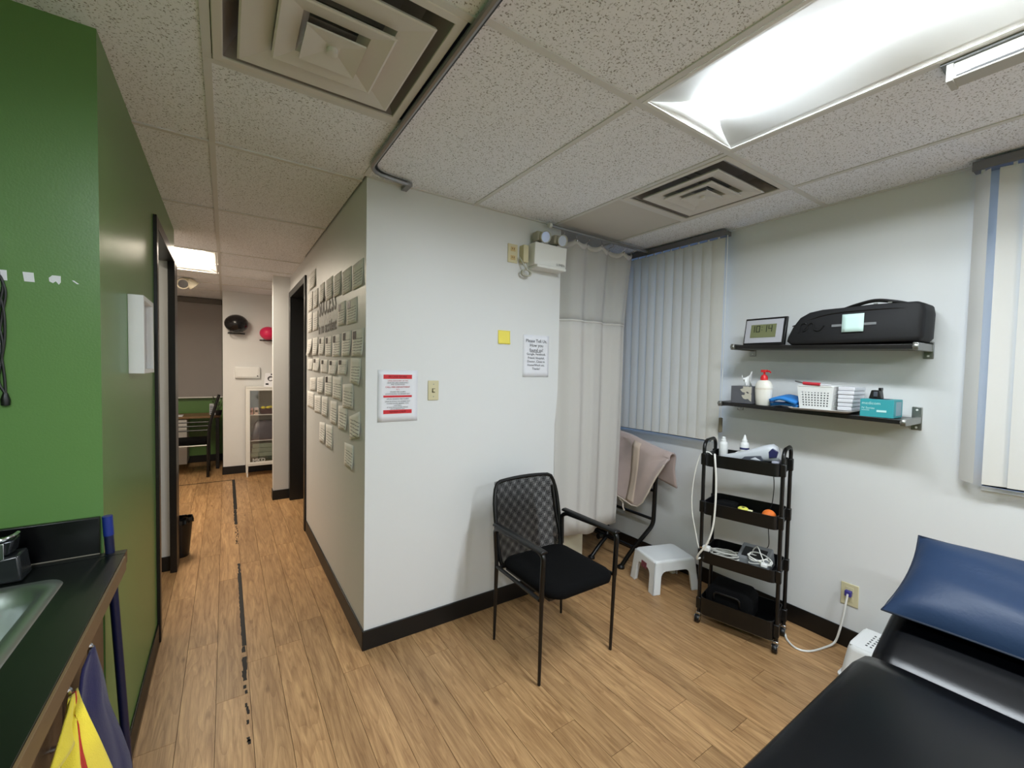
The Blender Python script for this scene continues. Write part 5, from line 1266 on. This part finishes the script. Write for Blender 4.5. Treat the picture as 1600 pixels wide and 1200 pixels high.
for x in (cx0+.014, cx1-.014):
    for y in (cy0+.014, cy1-.014): MB().tube([(x, y, .0), (x, y, .155)], [.008, .013], 8).build('leg', WMETAL, gc)
t = thing('green_box', (.45, 6.8, .165), 'dark green box with white lettering at the bottom of the glass cabinet', 'box')
MB().box(.275, .62, 6.70, 6.90, .166, .26).build('carton', M('dark_green_carton', (26, 52, 34), .5), t, bevel=.002)
text('lettering', 'MKD', .070, (.375, 6.699, .212), (1, 0, 0), (0, 0, 1), WPLAST, t, off=.0005, bold=.002)
t = thing('foam_stack', (.45, 6.8, .26), 'pale green stack lying on the dark green box', 'stack')
for i in range(3): MB().box(.28+.01*i, .61, 6.70, 6.90, .262+i*.06, .318+i*.06).build('slab', M('sage_foam', (128, 142, 124), .7, var=.1), t, bevel=.004)
t = thing('storage_bag', (.45, 6.8, .49), 'clear dark storage bag on the middle shelf of the glass cabinet', 'bag')
MB().loops([rrect(.29+i, .62-i, 6.70+i, 6.92-i, .03, z) for z, i in ((.489, .005), (.55, 0), (.70, .03), (.75, .07))]).build('body', M('smoky_plastic', (66, 62, 74), .3, var=.4, vscale=20), t, smooth=True)
MB().box(.29, .62, 6.70, 6.92, .488, .50).build('base', M('maroon_card', (78, 40, 44), .6), t)
t = thing('maroon_basket', (.52, 6.8, .84), 'maroon basket of yellow items on the top cabinet shelf', 'basket')
MB().hexa([(.40, 6.72, .838), (.62, 6.72, .838), (.62, 6.9, .838), (.40, 6.9, .838)], [(.385, 6.71, .91), (.635, 6.71, .91), (.635, 6.91, .91), (.385, 6.91, .91)]).build('body', M('maroon_plastic', (66, 26, 32), .5), t, bevel=.004)
for i, (x, y) in enumerate(((.43, 6.74), (.49, 6.75), (.56, 6.74), (.60, 6.76), (.52, 6.80))):
    tag(MB().ball((x, y, .925), .03, 12, 8, .7).build('yellow_ball', M('yellow_plastic_bright', (232, 216, 60), .5), smooth=True), 'small bright yellow ball in the maroon basket', 'ball', 'yellow balls in the cabinet basket')
for i, (x, lab) in enumerate(((.285, 'small pink printed carton at the left of the top cabinet shelf'), (.345, 'small pale pink carton beside the maroon basket'))):
    t = thing('small_carton', (x, 6.73, .84), lab, 'carton')
    MB().box(x-.022, x+.024, 6.70, 6.77, .839, .93).build('carton', M('pink_carton%d' % i, (188, 128, 118) if i == 0 else (206, 178, 168), .6, var=.25, vscale=40), t, bevel=.002)
    MB().box(x-.014, x+.016, 6.6985, 6.70, .87, .90).build('print', INK if i else M('brown_print', (120, 62, 56), .6), t)
t = thing('brochure_stand', (.51, 6.75, 1.215), 'white printed card standing on the glass cabinet', 'card')
b = MB(); b.hexa([(.435, 6.70, 1.216), (.56, 6.70, 1.216), (.56, 6.704, 1.216), (.435, 6.704, 1.216)], [(.455, 6.76, 1.40), (.58, 6.76, 1.40), (.58, 6.764, 1.40), (.455, 6.764, 1.40)]); b.build('card', PAPER, t)
MB().tube([(.515+.03*math.cos(a_), 6.73-.003, 1.325+.03*math.sin(a_)) for a_ in [2*PI*i/16 for i in range(16)]], .006, 6, closed=True).build('emblem', INK, t)
MB().box(.455, .49, 6.705, 6.711, 1.24, 1.262).build('print', INK, t)
MB().box(.52, .57, 6.746, 6.752, 1.375, 1.392).build('print', INK, t)

# roller shade, desk, chair, plant
rs = thing('roller_shade', (-.6, 7.95, 1.0), 'wide grey roller shade covering the back window', 'window shade')
MB().box(-1.9, -.04, 7.97, 7.975, 1.0, 2.44).build('fabric', M('grey_shade_fabric', (150, 146, 144), .9), rs)
MB().box(-1.9, -.04, 7.93, 8.04, 2.42, 2.495).build('cassette', M('shade_cassette', (96, 90, 84), .5), rs, bevel=.006)
MB().tube([(-1.9, 7.972, 1.0), (-.04, 7.972, 1.0)], .010, 8).build('hem_bar', WMETAL, rs, smooth=True)
dk = thing('desk', (-.6, 7.75, 0), 'brown topped desk under the grey shade', 'desk')
MB().box(-1.3, -.06, 7.42, 7.92, .74, .77).build('top', M('desk_wood', (118, 90, 58), .5, var=.15), dk, bevel=.003)
for x in (-1.27, -.10):
    for y in (7.45, 7.88): MB().box(x-.02, x+.02, y-.02, y+.02, 0, .74).build('leg', BLKMETAL, dk)
MB().box(-.62, -.45, 7.45, 7.9, .1, .73).build('drawer_unit', M('pale_desk_panel', (190, 188, 184), .5), dk, bevel=.003)
t = thing('white_sheet', (-.58, 7.5, .77), 'white papers lying at the left end of the desk', 'paper')
MB().box(-.68, -.50, 7.44, 7.68, .7705, .776).build('top_sheet', PAPER, t); MB().box(-.69, -.51, 7.45, 7.69, .7701, .7705).build('under_sheet', PAPER, t)
t = thing('striped_tin', (-.155, 7.6, .77), 'small striped tin standing on the desk', 'tin')
MB().box(-.195, -.115, 7.57, 7.64, .7705, .93).build('tin', M('pale_tin', (196, 200, 206), .4), t, bevel=.004)
for i in range(5): MB().box(-.190, -.150, 7.568, 7.571, .79+i*.025, .80+i*.025).build('stripe', M('tin_navy', (30, 32, 60), .5), t)
pl = thing('potted_plant', (-.07, 7.5, .77), 'small leafy pale plant beside the tin on the desk', 'plant')
MB().lathe((-.085, 7.50, .7705), [(0, 0), (.035, 0), (.045, .07), (.040, .07), (.036, .06), (0, .06)], 16).build('pot', M('dark_pot', (40, 40, 44), .5), pl, smooth=True)
rl = random.Random(11)
for i in range(16):
    a_ = rl.uniform(0, 2*PI); r_ = rl.uniform(.03, .09); h_ = rl.uniform(.10, .24); c_ = Vector((-.085, 7.5, .83)); e_ = c_+Vector((math.cos(a_)*r_-.01, math.sin(a_)*r_*.7, h_)); s_ = Vector((-math.sin(a_), math.cos(a_), 0))*.02
    md = c_.lerp(e_, .7)
    b = MB(); b.add([md, md.lerp(e_, .5)+s_, e_, md.lerp(e_, .5)-s_], [(0, 1, 2, 3)]); b.tube([c_, md], .002, 5); b.build('leaf', M('sage_leaf', (120, 136, 110), .6) if i % 3 else M('dark_leaf', (52, 76, 40), .6), pl)
vc = thing('visitor_chair', (-.36, 7.1, 0), 'dark visitor chair seen from the side in front of the desk', 'chair')
for y in (6.93, 7.30):
    MB().tube(spline([(-.20, y, .004), (-.195, y, .30), (-.195, y, .46), (-.175, y, .70), (-.12, y, .92), (-.075, y, 1.08)], 6), .018, 8).build('leg', BLKMETAL, vc, smooth=True)
    MB().tube([(-.58, y, .004), (-.575, y, .45)], .015, 8).build('leg', BLKMETAL, vc, smooth=True)
    MB().tube([(-.58, y, .43), (-.195, y, .43)], .010, 8).build('side_rail', STEEL, vc, smooth=True)
MB().box(-.60, -.21, 6.94, 7.29, .44, .505).build('seat', BLKCLOTH, vc, bevel=.015)
MB().surf(lambda u, v: (-.185+.11*v**1.6, 6.95+.34*u, .60+.46*v), 4, 8).build('backrest', BLKCLOTH, vc, smooth=True, solid=.02)
for z in (.585, .645, .70):
    MB().tube([(-.60, 7.30, z), (-.20, 7.30, z)], .009, 8).build('arm_slat', BLKMETAL, vc, smooth=True)
# rubbish bin
bn = thing('waste_bin', (-.27, 4.2, 0), 'black waste bin with a bag liner by the hallway door frame', 'bin')
MB().lathe((-.30, 4.20, 0), [(0, 0), (.055, 0), (.078, .27), (.075, .27), (.053, .006), (0, .006)], 20, sy=1.2).build('body', BLACK, bn, smooth=True)
MB().surf(lambda u, v: (-.30+(.080+.010*math.sin(u*40)-.012*math.sin(v*PI*.5))*math.cos(u*2*PI), 4.20+1.2*(.080+.010*math.sin(u*40)-.012*math.sin(v*PI*.5))*math.sin(u*2*PI), .265+.07*v-.075*max(0, v-.5)+.006*math.sin(u*23)), 40, 6).build('liner', M('black_bag_film', (12, 12, 13), .3), bn, smooth=True, solid=.001)
# hallway emergency heads
eh = thing('emergency_spotlight', (-.38, 6.2, 2.5), 'pair of white emergency spot heads under the far ceiling', 'emergency light')
MB().lathe((-.36, 6.25, 2.497), [(.05, 0), (.05, -.02), (.02, -.03)], 16).build('mount', IVORY, eh, smooth=True)
for (x, y, d) in ((-.405, 6.2, Vector((.25, -.85, -.4))), (-.315, 6.22, Vector((.65, .2, -.7)))):
    d.normalize(); c_ = Vector((x, y, 2.435)); h = MB().tube([c_-d*.06, c_-d*.02, c_+d*.03], [.03, .05, .062], 18).build('lamp_head', M('cream_plastic', (222, 214, 192), .4), eh, smooth=True)
    MB().tube([c_+d*.029, c_+d*.034], [.05, .048], 18).build('lamp_glass', CHROME, h, smooth=True)
    MB().tube([(x, y, 2.44), (-.36, 6.25, 2.47)], .012, 8).build('arm', IVORY, eh)
